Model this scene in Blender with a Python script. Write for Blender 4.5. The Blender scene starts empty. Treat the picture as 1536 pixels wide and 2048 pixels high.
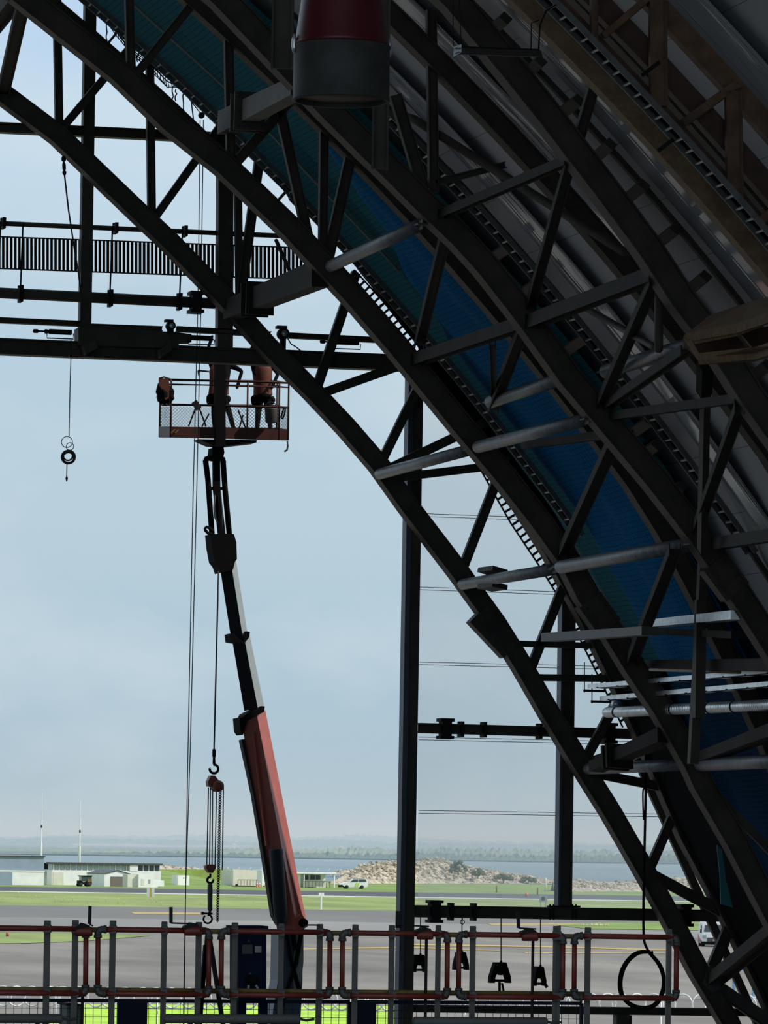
import bpy, math, random
from mathutils import Vector as V, Matrix
random.seed(7)
SC = bpy.context.scene
COL = SC.collection
PI = math.pi

# ------------------------------------------------------------------ camera
F = 10300.0                       # focal length in pixels of the 1536x2048 frame
CX, CY, EYE = 768.0, 1024.0, 8.3
PITCH = math.atan((1686 - CY) / F)
YAW = math.atan((768 + 1750) / F)
ROLL = 0.0145
f0 = V((math.sin(YAW) * math.cos(PITCH), math.cos(YAW) * math.cos(PITCH), math.sin(PITCH)))
r0 = V((math.cos(YAW), -math.sin(YAW), 0))
u0 = r0.cross(f0)
cr = r0 * math.cos(ROLL) + u0 * math.sin(ROLL)
cu = u0 * math.cos(ROLL) - r0 * math.sin(ROLL)
CAMP = V((0, 0, EYE))
cam = bpy.data.cameras.new('camera')
cam.sensor_fit = 'VERTICAL'
cam.sensor_height = 36.0
cam.lens = F / 2048 * 36
cam.clip_start = 0.5
cam.clip_end = 60000
cam_o = bpy.data.objects.new('camera', cam)
COL.objects.link(cam_o)
M = Matrix((cr, cu, -f0)).transposed().to_4x4()
M.translation = CAMP
cam_o.matrix_world = M
SC.camera = cam_o

# ------------------------------------------------------------------ light, sky, exposure
SC.view_settings.view_transform = 'Standard'
SC.view_settings.look = 'None'
SC.view_settings.exposure = 0.0
SC.view_settings.gamma = 1.0
SC.view_settings.use_curve_mapping = False
SC.cycles.use_denoising = True
SC.cycles.max_bounces = 10
SC.cycles.diffuse_bounces = 5
SC.cycles.transparent_max_bounces = 24
SC.cycles.sample_clamp_indirect = 4.0

SUN_AZ, SUN_EL, SUN_STR = math.radians(112), math.radians(38), 3.4
sun = bpy.data.lights.new('sun', 'SUN')
sun.energy = SUN_STR
sun.angle = math.radians(0.6)
sun.color = (1.0, 0.94, 0.84)
sun_o = bpy.data.objects.new('sun', sun)
COL.objects.link(sun_o)
sd = V((math.sin(SUN_AZ) * math.cos(SUN_EL), math.cos(SUN_AZ) * math.cos(SUN_EL), math.sin(SUN_EL)))
sun_o.rotation_euler = sd.to_track_quat('Z', 'Y').to_euler()
sun_o.location = sd * 300

W = bpy.data.worlds.new('sky')
SC.world = W
W.use_nodes = True
nt = W.node_tree
for n in list(nt.nodes):
    nt.nodes.remove(n)
def N(t, nt_=None, **kw):
    n = (nt_ or nt).nodes.new(t)
    for k, v in kw.items():
        setattr(n, k, v)
    return n
L = nt.links.new
tc = N('ShaderNodeTexCoord')
sep = N('ShaderNodeSeparateXYZ'); L(tc.outputs['Generated'], sep.inputs[0])
ramp = N('ShaderNodeValToRGB')
mr = N('ShaderNodeMapRange'); mr.inputs[1].default_value = -0.01; mr.inputs[2].default_value = 0.19
L(sep.outputs[2], mr.inputs[0]); L(mr.outputs[0], ramp.inputs[0])
def srgb(r, g, b, a=1.0):
    f = lambda c: (c / 255 / 12.92) if c / 255 <= 0.04045 else ((c / 255 + 0.055) / 1.055) ** 2.4
    return (f(r), f(g), f(b), a)
els = ramp.color_ramp.elements
els[0].position = 0.0; els[0].color = srgb(168, 192, 205)
els[1].position = 1.0; els[1].color = srgb(198, 222, 239)
for p, c in ((0.12, srgb(172, 195, 209)), (0.26, srgb(178, 202, 216)), (0.36, srgb(186, 207, 220)), (0.42, srgb(184, 207, 221)), (0.56, srgb(183, 207, 223)), (0.7, srgb(200, 220, 232)), (0.8, srgb(203, 223, 236))):
    e = els.new(p); e.color = c
mp = N('ShaderNodeMapping'); mp.inputs['Scale'].default_value = (1, 1, 2.0)
L(tc.outputs['Generated'], mp.inputs[0])
noi = N('ShaderNodeTexNoise'); noi.inputs['Scale'].default_value = 17; noi.inputs['Detail'].default_value = 4; noi.inputs['Roughness'].default_value = 0.5
L(mp.outputs[0], noi.inputs['Vector'])
cr2 = N('ShaderNodeValToRGB'); cr2.color_ramp.elements[0].position = 0.45; cr2.color_ramp.elements[1].position = 0.72
L(noi.outputs[0], cr2.inputs[0])
mfac = N('ShaderNodeMath', operation='MULTIPLY'); mfac.inputs[1].default_value = 0.55; L(cr2.outputs[0], mfac.inputs[0])
mix = N('ShaderNodeMix', data_type='RGBA'); mix.inputs['B'].default_value = srgb(212, 225, 232)
L(mfac.outputs[0], mix.inputs['Factor']); L(ramp.outputs[0], mix.inputs['A'])
# a band of blue sky between the clouds, high up
noi2 = N('ShaderNodeTexNoise'); noi2.inputs['Scale'].default_value = 11; noi2.inputs['Detail'].default_value = 2
L(mp.outputs[0], noi2.inputs['Vector'])
cr3 = N('ShaderNodeValToRGB'); cr3.color_ramp.elements[0].position = 0.5; cr3.color_ramp.elements[1].position = 0.75
L(noi2.outputs[0], cr3.inputs[0])
mh = N('ShaderNodeMapRange'); mh.inputs[1].default_value = 0.1; mh.inputs[2].default_value = 0.15; L(sep.outputs[2], mh.inputs[0])
mm = N('ShaderNodeMath', operation='MULTIPLY'); L(cr3.outputs[0], mm.inputs[0]); L(mh.outputs[0], mm.inputs[1])
mix2 = N('ShaderNodeMix', data_type='RGBA'); mix2.inputs['B'].default_value = srgb(180, 209, 240)
L(mm.outputs[0], mix2.inputs['Factor']); L(mix.outputs['Result'], mix2.inputs['A'])
bg = N('ShaderNodeBackground'); bg.inputs['Strength'].default_value = 1.0
L(mix2.outputs['Result'], bg.inputs['Color'])
wo = N('ShaderNodeOutputWorld'); L(bg.outputs[0], wo.inputs['Surface'])

# ------------------------------------------------------------------ geometry helpers
def ray(x, y):
    return f0 * F + cr * (x - CX) - cu * (y - CY)
def at(x, y, Y):                       # point of the plane across the hangar at distance Y seen at pixel x,y
    d = ray(x, y)
    return CAMP + d * (Y / d.y)
def gnd(x, y, z=0.0):                  # point of the ground seen at pixel x,y
    d = ray(x, y)
    return CAMP + d * ((z - EYE) / d.z)
def dep(x, y, D):                      # point at distance D along the viewing direction
    return CAMP + ray(x, y) * (D / F)
def mpp(p):                            # metres per pixel at point p
    return (V(p) - CAMP).dot(f0) / F
AU, AZ, AR = -17.645, -21.70, 58.10    # the circle of the arch: centre and inner radius
def arc(phi, Y, off=0.0):
    return V((AU + (AR + off) * math.sin(phi), Y, AZ + (AR + off) * math.cos(phi)))
def phi_of(p):
    return math.atan2(p.x - AU, p.z - AZ)
def skin_at(x, y, off):
    d = ray(x, y); R = AR + off
    ox, oz = -AU, EYE - AZ
    a = d.x ** 2 + d.z ** 2; b = 2 * (ox * d.x + oz * d.z); c = ox * ox + oz * oz - R * R
    return CAMP + d * ((-b + math.sqrt(b * b - 4 * a * c)) / (2 * a))
def outoff(phi):                       # depth of the truss, tapering to its foot
    z = AZ + AR * math.cos(phi)
    t = min(1, max(0, (14 - z) / 6))
    return 2.1 - 0.9 * t
def skinoff(phi):
    return outoff(phi) + 0.8
ORIGIN = {}
def tag(o, label, cat, group=None, kind=None):
    o['label'] = label; o['category'] = cat
    if group: o['group'] = group
    if kind: o['kind'] = kind
    return o
def thing(name, label, cat, loc=(0, 0, 0), group=None):
    o = bpy.data.objects.new(name, None)
    COL.objects.link(o)
    o.location = loc
    o.empty_display_size = 0.2
    ORIGIN[o.name] = V(loc)
    tag(o, label, cat, group, 'thing')
    return o
def perp(d, ref):
    d = V(d).normalized(); ref = V(ref)
    a = ref - d * ref.dot(d)
    if a.length < 1e-6:
        ref = V((1, 0, 0)) if abs(d.x) < 0.9 else V((0, 0, 1))
        a = ref - d * ref.dot(d)
    a.normalize()
    return a, d.cross(a).normalized()
class MB:
    def __init__(s):
        s.v = []; s.f = []; s.sm = []
    def add(s, vs, fs, smooth=False):
        n = len(s.v)
        s.v += [V(v) for v in vs]
        s.f += [tuple(i + n for i in f) for f in fs]
        s.sm += [smooth] * len(fs)
        return s
    def box(s, c, ax, ay, az):         # centre and three half-axis vectors
        c = V(c); ax = V(ax); ay = V(ay); az = V(az)
        vs = [c + ax * i + ay * j + az * k for k in (-1, 1) for j in (-1, 1) for i in (-1, 1)]
        return s.add(vs, [(0, 2, 3, 1), (4, 5, 7, 6), (0, 1, 5, 4), (2, 6, 7, 3), (0, 4, 6, 2), (1, 3, 7, 5)])
    def cube(s, x0, x1, y0, y1, z0, z1):
        return s.box(((x0 + x1) / 2, (y0 + y1) / 2, (z0 + z1) / 2), ((x1 - x0) / 2, 0, 0), (0, (y1 - y0) / 2, 0), (0, 0, (z1 - z0) / 2))
    def bar(s, p, q, w, h, ref=(0, 1, 0)):   # h along ref, w across
        p = V(p); q = V(q); d = q - p
        if d.length < 1e-6: return s
        a, b = perp(d, ref)
        return s.box((p + q) / 2, d / 2, a * (h / 2), b * (w / 2))
    def ibar(s, p, q, w, h, ref=(0, 1, 0), t=0.02):   # I section: web across w, flanges h wide along ref
        p = V(p); q = V(q); d = q - p
        a, b = perp(d, ref)
        s.box((p + q) / 2, d / 2, a * (t / 2), b * (w / 2 - t))
        for k in (-1, 1):
            s.box((p + q) / 2 + b * (k * (w / 2 - t / 2)), d / 2, a * (h / 2), b * (t / 2))
        return s
    def sweep(s, pts, sec, ref=(0, 1, 0), smooth=False, closed=False):
        pts = [V(p) for p in pts]; n = len(pts); k = len(sec); vs = []
        for i, p in enumerate(pts):
            if closed:
                d = pts[(i + 1) % n] - pts[i - 1]
            else:
                d = pts[min(i + 1, n - 1)] - pts[max(i - 1, 0)]
            a, b = perp(d, ref)
            vs += [p + a * x + b * y for x, y in sec]
        fs = []
        m = n if closed else n - 1
        for i in range(m):
            j = (i + 1) % n
            for q in range(k):
                r = (q + 1) % k
                fs.append((i * k + q, i * k + r, j * k + r, j * k + q))
        if not closed:
            fs.append(tuple(range(k - 1, -1, -1)))
            fs.append(tuple((n - 1) * k + q for q in range(k)))
        return s.add(vs, fs, smooth)
    def path(s, pts, r, n=8, closed=False, ref=(0.13, 0.9, 0.2)):
        return s.sweep(pts, [(r * math.cos(2 * PI * i / n), r * math.sin(2 * PI * i / n)) for i in range(n)], ref, True, closed)
    def spline(s, pts, r, n=8, sub=5, closed=False):   # round path eased through its points
        pts = [V(p) for p in pts]; k = len(pts); out = []
        for i in range(k if closed else k - 1):
            g = (lambda j: pts[j % k]) if closed else (lambda j: pts[min(max(j, 0), k - 1)])
            a, b, c, d = g(i - 1), g(i), g(i + 1), g(i + 2)
            for q in range(sub):
                t = q / sub
                out.append(((b * 2) + (c - a) * t + (a * 2 - b * 5 + c * 4 - d) * t * t + (b * 3 - a - c * 3 + d) * t ** 3) * .5)
        if not closed: out.append(pts[-1])
        return s.path(out, r, n, closed)
    def tube(s, p, q, r, n=12):
        return s.path([p, q], r, n)
    def cone(s, p, q, r1, r2, n=16):
        return s.lathe(p, V(q) - V(p), [(r1, 0), (r2, 1)], n, True)
    def lathe(s, p, axis, prof, n=24, cap=True):   # prof: (radius, fraction of the axis vector)
        p = V(p); axis = V(axis); a, b = perp(axis, (0.3, 0.2, 1) if abs(axis.normalized().z) < 0.9 else (1, 0, 0)); vs = []
        for r, t in prof:
            for i in range(n):
                an = 2 * PI * i / n
                vs.append(p + axis * t + a * (r * math.cos(an)) + b * (r * math.sin(an)))
        fs = [(j * n + i, j * n + (i + 1) % n, (j + 1) * n + (i + 1) % n, (j + 1) * n + i) for j in range(len(prof) - 1) for i in range(n)]
        if cap:
            fs.append(tuple(range(n - 1, -1, -1)))
            fs.append(tuple((len(prof) - 1) * n + i for i in range(n)))
        return s.add(vs, fs, True)
    def ring(s, c, R, r, ax, ay, n=24, m=8, a0=0, a1=2 * PI):
        c = V(c); ax = V(ax).normalized(); ay = V(ay).normalized()
        full = abs(a1 - a0 - 2 * PI) < 1e-6
        k = n if full else n + 1
        pts = [c + ax * (R * math.cos(a0 + (a1 - a0) * i / n)) + ay * (R * math.sin(a0 + (a1 - a0) * i / n)) for i in range(k)]
        return s.sweep(pts, [(r * math.cos(2 * PI * i / m), r * math.sin(2 * PI * i / m)) for i in range(m)], ax.cross(ay), True, full)
    def prism(s, poly, d):             # polygon of points pushed along vector d
        poly = [V(p) for p in poly]; n = len(poly); d = V(d)
        return s.add(poly + [p + d for p in poly], [tuple(range(n - 1, -1, -1)), tuple(range(n, 2 * n))] + [(i, (i + 1) % n, n + (i + 1) % n, n + i) for i in range(n)])
    def blob(s, c, rx, ry, rz, n=10, m=6, jit=0.0, rnd=random):
        c = V(c); vs = [c + V((0, 0, rz))]
        for j in range(1, m):
            t = PI * j / m
            for i in range(n):
                a = 2 * PI * i / n; k = 1 + jit * (rnd.random() - 0.5) * 2
                vs.append(c + V((rx * math.sin(t) * math.cos(a) * k, ry * math.sin(t) * math.sin(a) * k, rz * math.cos(t) * k)))
        vs.append(c - V((0, 0, rz)))
        fs = [(0, 1 + i, 1 + (i + 1) % n) for i in range(n)]
        for j in range(m - 2):
            for i in range(n):
                fs.append((1 + j * n + i, 1 + (j + 1) * n + i, 1 + (j + 1) * n + (i + 1) % n, 1 + j * n + (i + 1) % n))
        e = len(vs) - 1
        fs += [(e, 1 + (m - 2) * n + (i + 1) % n, 1 + (m - 2) * n + i) for i in range(n)]
        return s.add(vs, fs, jit == 0)
    def build(s, name, mat, parent=None, label=None):
        me = bpy.data.meshes.new(name)
        o = bpy.data.objects.new(name, me)
        COL.objects.link(o)
        org = V((0, 0, 0))
        if parent is not None:
            org = ORIGIN[parent.name]
            o.parent = parent
        ORIGIN[o.name] = org
        me.from_pydata([tuple(v - org) for v in s.v], [], s.f)
        me.polygons.foreach_set('use_smooth', s.sm)
        me.update()
        if isinstance(mat, (list, tuple)):
            for m in mat: me.materials.append(m)
        else:
            me.materials.append(mat)
        if label: o['label'] = label
        return o
def struct(name, mb, mat):
    o = mb.build(name, mat); o['kind'] = 'structure'
    return o
def solo(name, mb, mat, label, cat, group=None, kind='thing'):
    return tag(mb.build(name, mat), label, cat, group, kind)

# ------------------------------------------------------------------ materials
def mat(name, col, rough=0.6, metal=0.0, var=0.0, scale=4.0, bump=0.0, stretch=(1, 1, 1), spec=0.5, col2=None):
    m = bpy.data.materials.new(name); m.use_nodes = True
    t = m.node_tree; b = t.nodes['Principled BSDF']
    b.inputs['Base Color'].default_value = (*col[:3], 1)
    b.inputs['Roughness'].default_value = rough
    b.inputs['Metallic'].default_value = metal
    b.inputs['Specular IOR Level'].default_value = spec
    if var or bump or col2:
        c = t.nodes.new('ShaderNodeTexCoord'); g = t.nodes.new('ShaderNodeNewGeometry')
        mp_ = t.nodes.new('ShaderNodeMapping'); mp_.inputs['Scale'].default_value = stretch
        t.links.new(g.outputs['Position'], mp_.inputs[0])
        n = t.nodes.new('ShaderNodeTexNoise'); n.inputs['Scale'].default_value = scale; n.inputs['Detail'].default_value = 6; n.inputs['Roughness'].default_value = 0.6
        t.links.new(mp_.outputs[0], n.inputs['Vector'])
        if var or col2:
            r = t.nodes.new('ShaderNodeValToRGB')
            a = col2 or [x * (1 - var) for x in col[:3]]
            r.color_ramp.elements[0].position = 0.35; r.color_ramp.elements[0].color = (*a[:3], 1)
            bb = col[:3] if col2 else [min(1, x * (1 + var)) for x in col[:3]]
            r.color_ramp.elements[1].position = 0.65; r.color_ramp.elements[1].color = (*bb, 1)
            t.links.new(n.outputs[0], r.inputs[0]); t.links.new(r.outputs[0], b.inputs['Base Color'])
        if bump:
            bp = t.nodes.new('ShaderNodeBump'); bp.inputs['Strength'].default_value = bump; bp.inputs['Distance'].default_value = 0.05
            t.links.new(n.outputs[0], bp.inputs['Height']); t.links.new(bp.outputs[0], b.inputs['Normal'])
    return m
def clear(name, col, alpha, trans=0.0):   # a see-through sheet: clear, plus a share that scatters light
    m = bpy.data.materials.new(name); m.use_nodes = True
    t = m.node_tree; b = t.nodes['Principled BSDF']; out = t.nodes['Material Output']
    tr = t.nodes.new('ShaderNodeBsdfTransparent'); tl = t.nodes.new('ShaderNodeBsdfTranslucent')
    tl.inputs[0].default_value = (*col[:3], 1)
    b.inputs['Base Color'].default_value = (*col[:3], 1); b.inputs['Roughness'].default_value = 0.7
    mx = t.nodes.new('ShaderNodeMixShader'); mx.inputs[0].default_value = trans
    t.links.new(b.outputs[0], mx.inputs[1]); t.links.new(tl.outputs[0], mx.inputs[2])
    m2 = t.nodes.new('ShaderNodeMixShader'); m2.inputs[0].default_value = alpha
    t.links.new(tr.outputs[0], m2.inputs[1]); t.links.new(mx.outputs[0], m2.inputs[2])
    t.links.new(m2.outputs[0], out.inputs['Surface'])
    return m
def lattice(name, col, cell, wire, trans=0.3, dirs='arc', rough=0.8):   # woven net: holes between threads
    m = bpy.data.materials.new(name); m.use_nodes = True
    t = m.node_tree; b = t.nodes['Principled BSDF']; out = t.nodes['Material Output']
    b.inputs['Base Color'].default_value = (*col[:3], 1); b.inputs['Roughness'].default_value = rough
    uv = t.nodes.new('ShaderNodeUVMap')
    s = t.nodes.new('ShaderNodeSeparateXYZ'); t.links.new(uv.outputs[0], s.inputs[0])
    hits = []
    for k in (0, 1):
        d = t.nodes.new('ShaderNodeMath'); d.operation = 'DIVIDE'; d.inputs[1].default_value = cell
        t.links.new(s.outputs[k], d.inputs[0])
        fr = t.nodes.new('ShaderNodeMath'); fr.operation = 'FRACT'; t.links.new(d.outputs[0], fr.inputs[0])
        lt = t.nodes.new('ShaderNodeMath'); lt.operation = 'LESS_THAN'; lt.inputs[1].default_value = wire / cell
        t.links.new(fr.outputs[0], lt.inputs[0]); hits.append(lt)
    mxm = t.nodes.new('ShaderNodeMath'); mxm.operation = 'MAXIMUM'
    t.links.new(hits[0].outputs[0], mxm.inputs[0]); t.links.new(hits[1].outputs[0], mxm.inputs[1])
    tr = t.nodes.new('ShaderNodeBsdfTransparent')
    mx = t.nodes.new('ShaderNodeMixShader')
    t.links.new(mxm.outputs[0], mx.inputs[0]); t.links.new(tr.outputs[0], mx.inputs[1]); t.links.new(b.outputs[0], mx.inputs[2])
    t.links.new(mx.outputs[0], out.inputs['Surface'])
    return m
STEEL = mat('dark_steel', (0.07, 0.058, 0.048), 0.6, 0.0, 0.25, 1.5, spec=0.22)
STEEL_SHADED = mat('dark_steel_shaded', (0.026, 0.022, 0.019), 0.75, 0.0, 0.25, 1.5, spec=0.2)  # dark_steel darkened in colour to offset door light on lacing and box beams
STEEL_SKYLIT = mat('dark_steel_skylit', (0.075, 0.09, 0.13), 0.5, 0, 0.15, 2, spec=0.35)  # steel with bluish sky light put into its colour, for left flanges
GREYST = mat('grey_steel', (0.075, 0.072, 0.07), 0.5, 0, 0.15, 2)
PIPE = mat('galvanised_pipe', (0.13, 0.135, 0.15), 0.45, 0.3, 0.3, 5)
GALV = mat('bright_galvanised', (0.75, 0.77, 0.8), 0.3, 0.75, 0.15, 6)
TRAYM = mat('tray_metal', (0.14, 0.14, 0.135), 0.45, 0.4, 0.2, 5)
BLACK = mat('black_rubber', (0.009, 0.009, 0.010), 0.9, spec=0.05)
DARK = mat('dark_iron', (0.02, 0.019, 0.019), 0.7, 0.0, spec=0.12)
TIMBER = mat('brown_timber', (0.16, 0.085, 0.048), 0.65, 0, 0.35, 3, 0.1, (1, 1, 1))
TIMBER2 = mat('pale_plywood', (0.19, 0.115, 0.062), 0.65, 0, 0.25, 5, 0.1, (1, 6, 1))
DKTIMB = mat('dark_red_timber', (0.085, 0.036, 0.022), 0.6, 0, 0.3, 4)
REDP = mat('red_paint', (0.17, 0.022, 0.012), 0.45, 0, 0.2, 6)
YELP = mat('yellow_paint', (0.2, 0.13, 0.03), 0.5, 0, 0.25, 8)
POSTM = mat('grey_post_paint', (0.07, 0.06, 0.05), 0.5, 0, 0.15, 5)
ELBOW = mat('grey_fitting', (0.055, 0.053, 0.05), 0.5, 0.0, 0.15, 8)
BOOMR = mat('orange_red_boom', (0.36, 0.075, 0.05), 0.4, 0, 0.1, 3)
BOOMG = mat('grey_white_boom', (0.23, 0.245, 0.24), 0.4, 0, 0.08, 3)
BASKR = mat('basket_orange_red', (0.065, 0.014, 0.009), 0.5, 0, 0.2, 5)
ORANGE = mat('orange_vest', (0.12, 0.027, 0.015), 0.75, 0, 0.15, 9)
NAVY = mat('dark_navy_cloth', (0.010, 0.010, 0.013), 0.95, 0, 0.2, 9, spec=0.05)
SKINM = mat('skin', (0.45, 0.27, 0.2), 0.6)
CABBLUE = mat('navy_cabinet_paint', (0.004, 0.009, 0.03), 0.8, 0, 0.1, 3, spec=0.15)
LABEL = mat('pale_label', (0.28, 0.28, 0.27), 0.6)
MAROON = mat('maroon_enamel', (0.10, 0.006, 0.011), 0.35, 0, 0.1, 3)
HOODG = mat('dull_grey_metal', (0.045, 0.043, 0.04), 0.6, 0.0, 0.25, 4)
WHITE = mat('white_wall', (0.86, 0.85, 0.84), 0.6, 0, 0.06, 1)
CREAM = mat('cream_wall', (0.72, 0.68, 0.58), 0.6, 0, 0.06, 1)
CLADB = mat('blue_grey_cladding', (0.27, 0.33, 0.42), 0.5, 0, 0.06, 0.6)
GLASSD = mat('dark_glass', (0.06, 0.08, 0.09), 0.12)
GLASSP = mat('pale_glass', (0.34, 0.4, 0.4), 0.2)
BROWNG = mat('brown_grey_door', (0.17, 0.14, 0.12), 0.6)
TYRE = mat('tyre', (0.02, 0.02, 0.02), 0.8)
LIME = mat('lime_stripe', (0.5, 0.72, 0.05), 0.5)
ROCKM = mat('sunlit_stone', (0.42, 0.36, 0.28), 0.9, 0, 0.4, 0.7)
BUSH = mat('dark_bush', (0.08, 0.11, 0.05), 0.9, 0, 0.4, 2)
ROPE = mat('dark_rope', (0.05, 0.05, 0.055), 0.8)
WIREW = mat('white_wire', (0.75, 0.75, 0.72), 0.5)

# roof underside: dull grey boards with faint joints
ROOFM = mat('roof_lining', (0.43, 0.425, 0.45), 0.55, 0, 0.08, 0.4)
def joints():
    t = ROOFM.node_tree; b = t.nodes['Principled BSDF']
    uv = t.nodes.new('ShaderNodeUVMap'); s = t.nodes.new('ShaderNodeSeparateXYZ'); t.links.new(uv.outputs[0], s.inputs[0])
    d = t.nodes.new('ShaderNodeMath'); d.operation = 'DIVIDE'; d.inputs[1].default_value = 1.25; t.links.new(s.outputs[0], d.inputs[0])
    fr = t.nodes.new('ShaderNodeMath'); fr.operation = 'FRACT'; t.links.new(d.outputs[0], fr.inputs[0])
    lt = t.nodes.new('ShaderNodeMath'); lt.operation = 'LESS_THAN'; lt.inputs[1].default_value = 0.014; t.links.new(fr.outputs[0], lt.inputs[0])
    src = b.inputs['Base Color'].links[0].from_socket
    mx = t.nodes.new('ShaderNodeMix'); mx.data_type = 'RGBA'
    mx.inputs['B'].default_value = (0.16, 0.16, 0.18, 1)
    t.links.new(lt.outputs[0], mx.inputs['Factor']); t.links.new(src, mx.inputs['A']); t.links.new(mx.outputs['Result'], b.inputs['Base Color'])
joints()
# shiny wrinkled plastic film over the lining
FILM = bpy.data.materials.new('plastic_film'); FILM.use_nodes = True
def film():
    t = FILM.node_tree; b = t.nodes['Principled BSDF']
    b.inputs['Base Color'].default_value = (0.40, 0.40, 0.43, 1); b.inputs['Roughness'].default_value = 0.09; b.inputs['Specular IOR Level'].default_value = 0.7
    uv = t.nodes.new('ShaderNodeUVMap'); mp_ = t.nodes.new('ShaderNodeMapping'); mp_.inputs['Scale'].default_value = (0.11, 2.0, 1)
    t.links.new(uv.outputs[0], mp_.inputs[0])
    n = t.nodes.new('ShaderNodeTexNoise'); n.inputs['Scale'].default_value = 1.6; n.inputs['Detail'].default_value = 3; n.inputs['Distortion'].default_value = 0.5
    t.links.new(mp_.outputs[0], n.inputs['Vector'])
    rp = t.nodes.new('ShaderNodeValToRGB'); rp.color_ramp.interpolation = 'EASE'; rp.color_ramp.elements[0].position = 0.56; rp.color_ramp.elements[1].position = 0.66
    t.links.new(n.outputs[0], rp.inputs[0])
    bp = t.nodes.new('ShaderNodeBump'); bp.inputs['Strength'].default_value = 1.0; bp.inputs['Distance'].default_value = 0.16
    t.links.new(rp.outputs[0], bp.inputs['Height']); t.links.new(bp.outputs[0], b.inputs['Normal'])
film()
def uvstrip(o, nu, nv, us, vs):        # grid mesh built row by row: uv in metres
    me = o.data; lay = me.uv_layers.new(name='UVMap')
    for lp in me.loops:
        i = lp.vertex_index
        lay.data[lp.index].uv = (us[i // nv], vs[i % nv])
def arcstrip(name, mt, p0, p1, Ys, offf, n=60, parent=None, wav=None):
    m = MB(); vs = []; us = []
    for i in range(n + 1):
        ph = p0 + (p1 - p0) * i / n
        us.append(AR * ph)
        for j, Y in enumerate(Ys):
            o_ = offf(ph) + (wav(ph, Y) if wav else 0)
            vs.append(arc(ph, Y, o_))
    k = len(Ys)
    fs = [(i * k + j, i * k + j + 1, (i + 1) * k + j + 1, (i + 1) * k + j) for i in range(n) for j in range(k - 1)]
    m.add(vs, fs, True)
    o = m.build(name, mt, parent)
    uvstrip(o, n + 1, k, us, list(Ys))
    return o

# ------------------------------------------------------------------ the hangar shell
Y0, Y1, Y2, Y3, YT = 108.2, 99.8, 90.9, 82.0, 78.0
YW = 108.72
PH0, PH1 = math.radians(-69.5), math.radians(69.0)
YBACK = -6.0  # roof stops here: open end placed to let sky light onto camera-facing steel
roof = arcstrip('roof', ROOFM, PH0, PH1, [YBACK + i * (108.98 - YBACK) / 12 for i in range(13)], lambda p: skinoff(abs(p)), 120)
roof['kind'] = 'structure'
CONC = mat('concrete_floor', (0.22, 0.215, 0.2), 0.6, 0, 0.15, 0.5)
struct('floor', MB().cube(-80, 45, YBACK, 109.2, -0.3, 0.0), CONC)

# ------------------------------------------------------------------ ground outside, sea, hills
cf = V((math.sin(YAW), math.cos(YAW), 0))       # level viewing direction
cs = V((math.cos(YAW), -math.sin(YAW), 0))      # level sideways direction
def G(d, s, z=0.0):
    p = cf * d + cs * s
    return V((p.x, p.y, z))
def dof(y, x=768):                               # distance of the ground seen at row y
    g = gnd(x, y); return g.dot(cf)
ASPH = mat('apron_concrete', (0.2, 0.172, 0.148), 0.85, 0, 0.36, 0.16, stretch=(0.35, 0.12, 1))
TAXI2 = mat('taxiway_shoulder', (0.175, 0.16, 0.145), 0.85, 0, 0.12, 0.03, stretch=(1, 0.2, 1))
FIELDS = mat('far_flat_fields', (0.10, 0.125, 0.07), 0.95, 0, 0.4, 0.01)
TAXI = mat('taxiway_concrete', (0.255, 0.235, 0.215), 0.85, 0, 0.16, 0.03, stretch=(1, 0.25, 1))
RUNW = mat('dark_runway', (0.075, 0.075, 0.08), 0.8, 0, 0.15, 0.03)
GRASS = mat('mown_grass', (0.25, 0.30, 0.085), 0.95, 0, 0.25, 0.08, stretch=(1, 0.3, 1))
GRASS2 = mat('bank_grass', (0.2, 0.28, 0.06), 0.95, 0, 0.25, 0.1)
VERGE = mat('bright_green_verge', (0.42, 0.66, 0.05), 0.95, 0, 0.2, 0.4)
LINE = mat('white_line_paint', (0.62, 0.6, 0.54), 0.8)
LINEY = mat('yellow_line_paint', (0.5, 0.33, 0.1), 0.8, 0, 0.2, 0.4)
SEAM = mat('sea_water', (0.15, 0.21, 0.24), 0.5, 0, 0.15, 0.01, 0.0, (1, 0.2, 1))
def strip(name, d0, d1, mt, s0=-900, s1=900, z0=-0.5, z1=0.0):
    m = MB(); n = 8
    a = [G(d0, s0, z1), G(d0, s1, z1), G(d1, s1, z1), G(d1, s0, z1)]
    m.add(a, [(0, 1, 2, 3)])
    return struct(name, m, mt)
dA, dB, dC, dD, dG, dM, dX = dof(1866), dof(1821), dof(1794.6), dof(1784), dof(1764), dof(1845), dof(1793)
m = MB().add([V((-400, 109.2, 0)), V((400, 109.2, 0)), G(dA, 900), G(dA, -900)], [(0, 1, 2, 3)])
struct('ground', m, ASPH)
strip('ground', dA, dM, TAXI)
strip('ground', dM, dB, TAXI2)
strip('ground', dB, dC, GRASS)
strip('ground_marking', dC, dX, LINE)
strip('ground', dX, dD, RUNW)
strip('ground', dD, dG, GRASS2)
strip('sea', dG, 2650, SEAM, -3000, 3000, z1=-0.5)
strip('ground', 2650, 9500, FIELDS, -3000, 3000, z1=0.2)
struct('ground_grass', MB().add([gnd(318, 1776), gnd(470, 1776), gnd(470, 1764, .2), gnd(456, 1764), gnd(455, 1764, 0) + V((0, 0, 2.6)), gnd(318, 1764) + V((0, 0, 2.4))], [(0, 1, 2, 3, 4, 5)]), GRASS2)
def patch(name, px, mt, z=0.03):
    return struct(name, MB().add([gnd(x, y, z) for x, y in px], [tuple(range(len(px)))]), mt)
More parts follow.
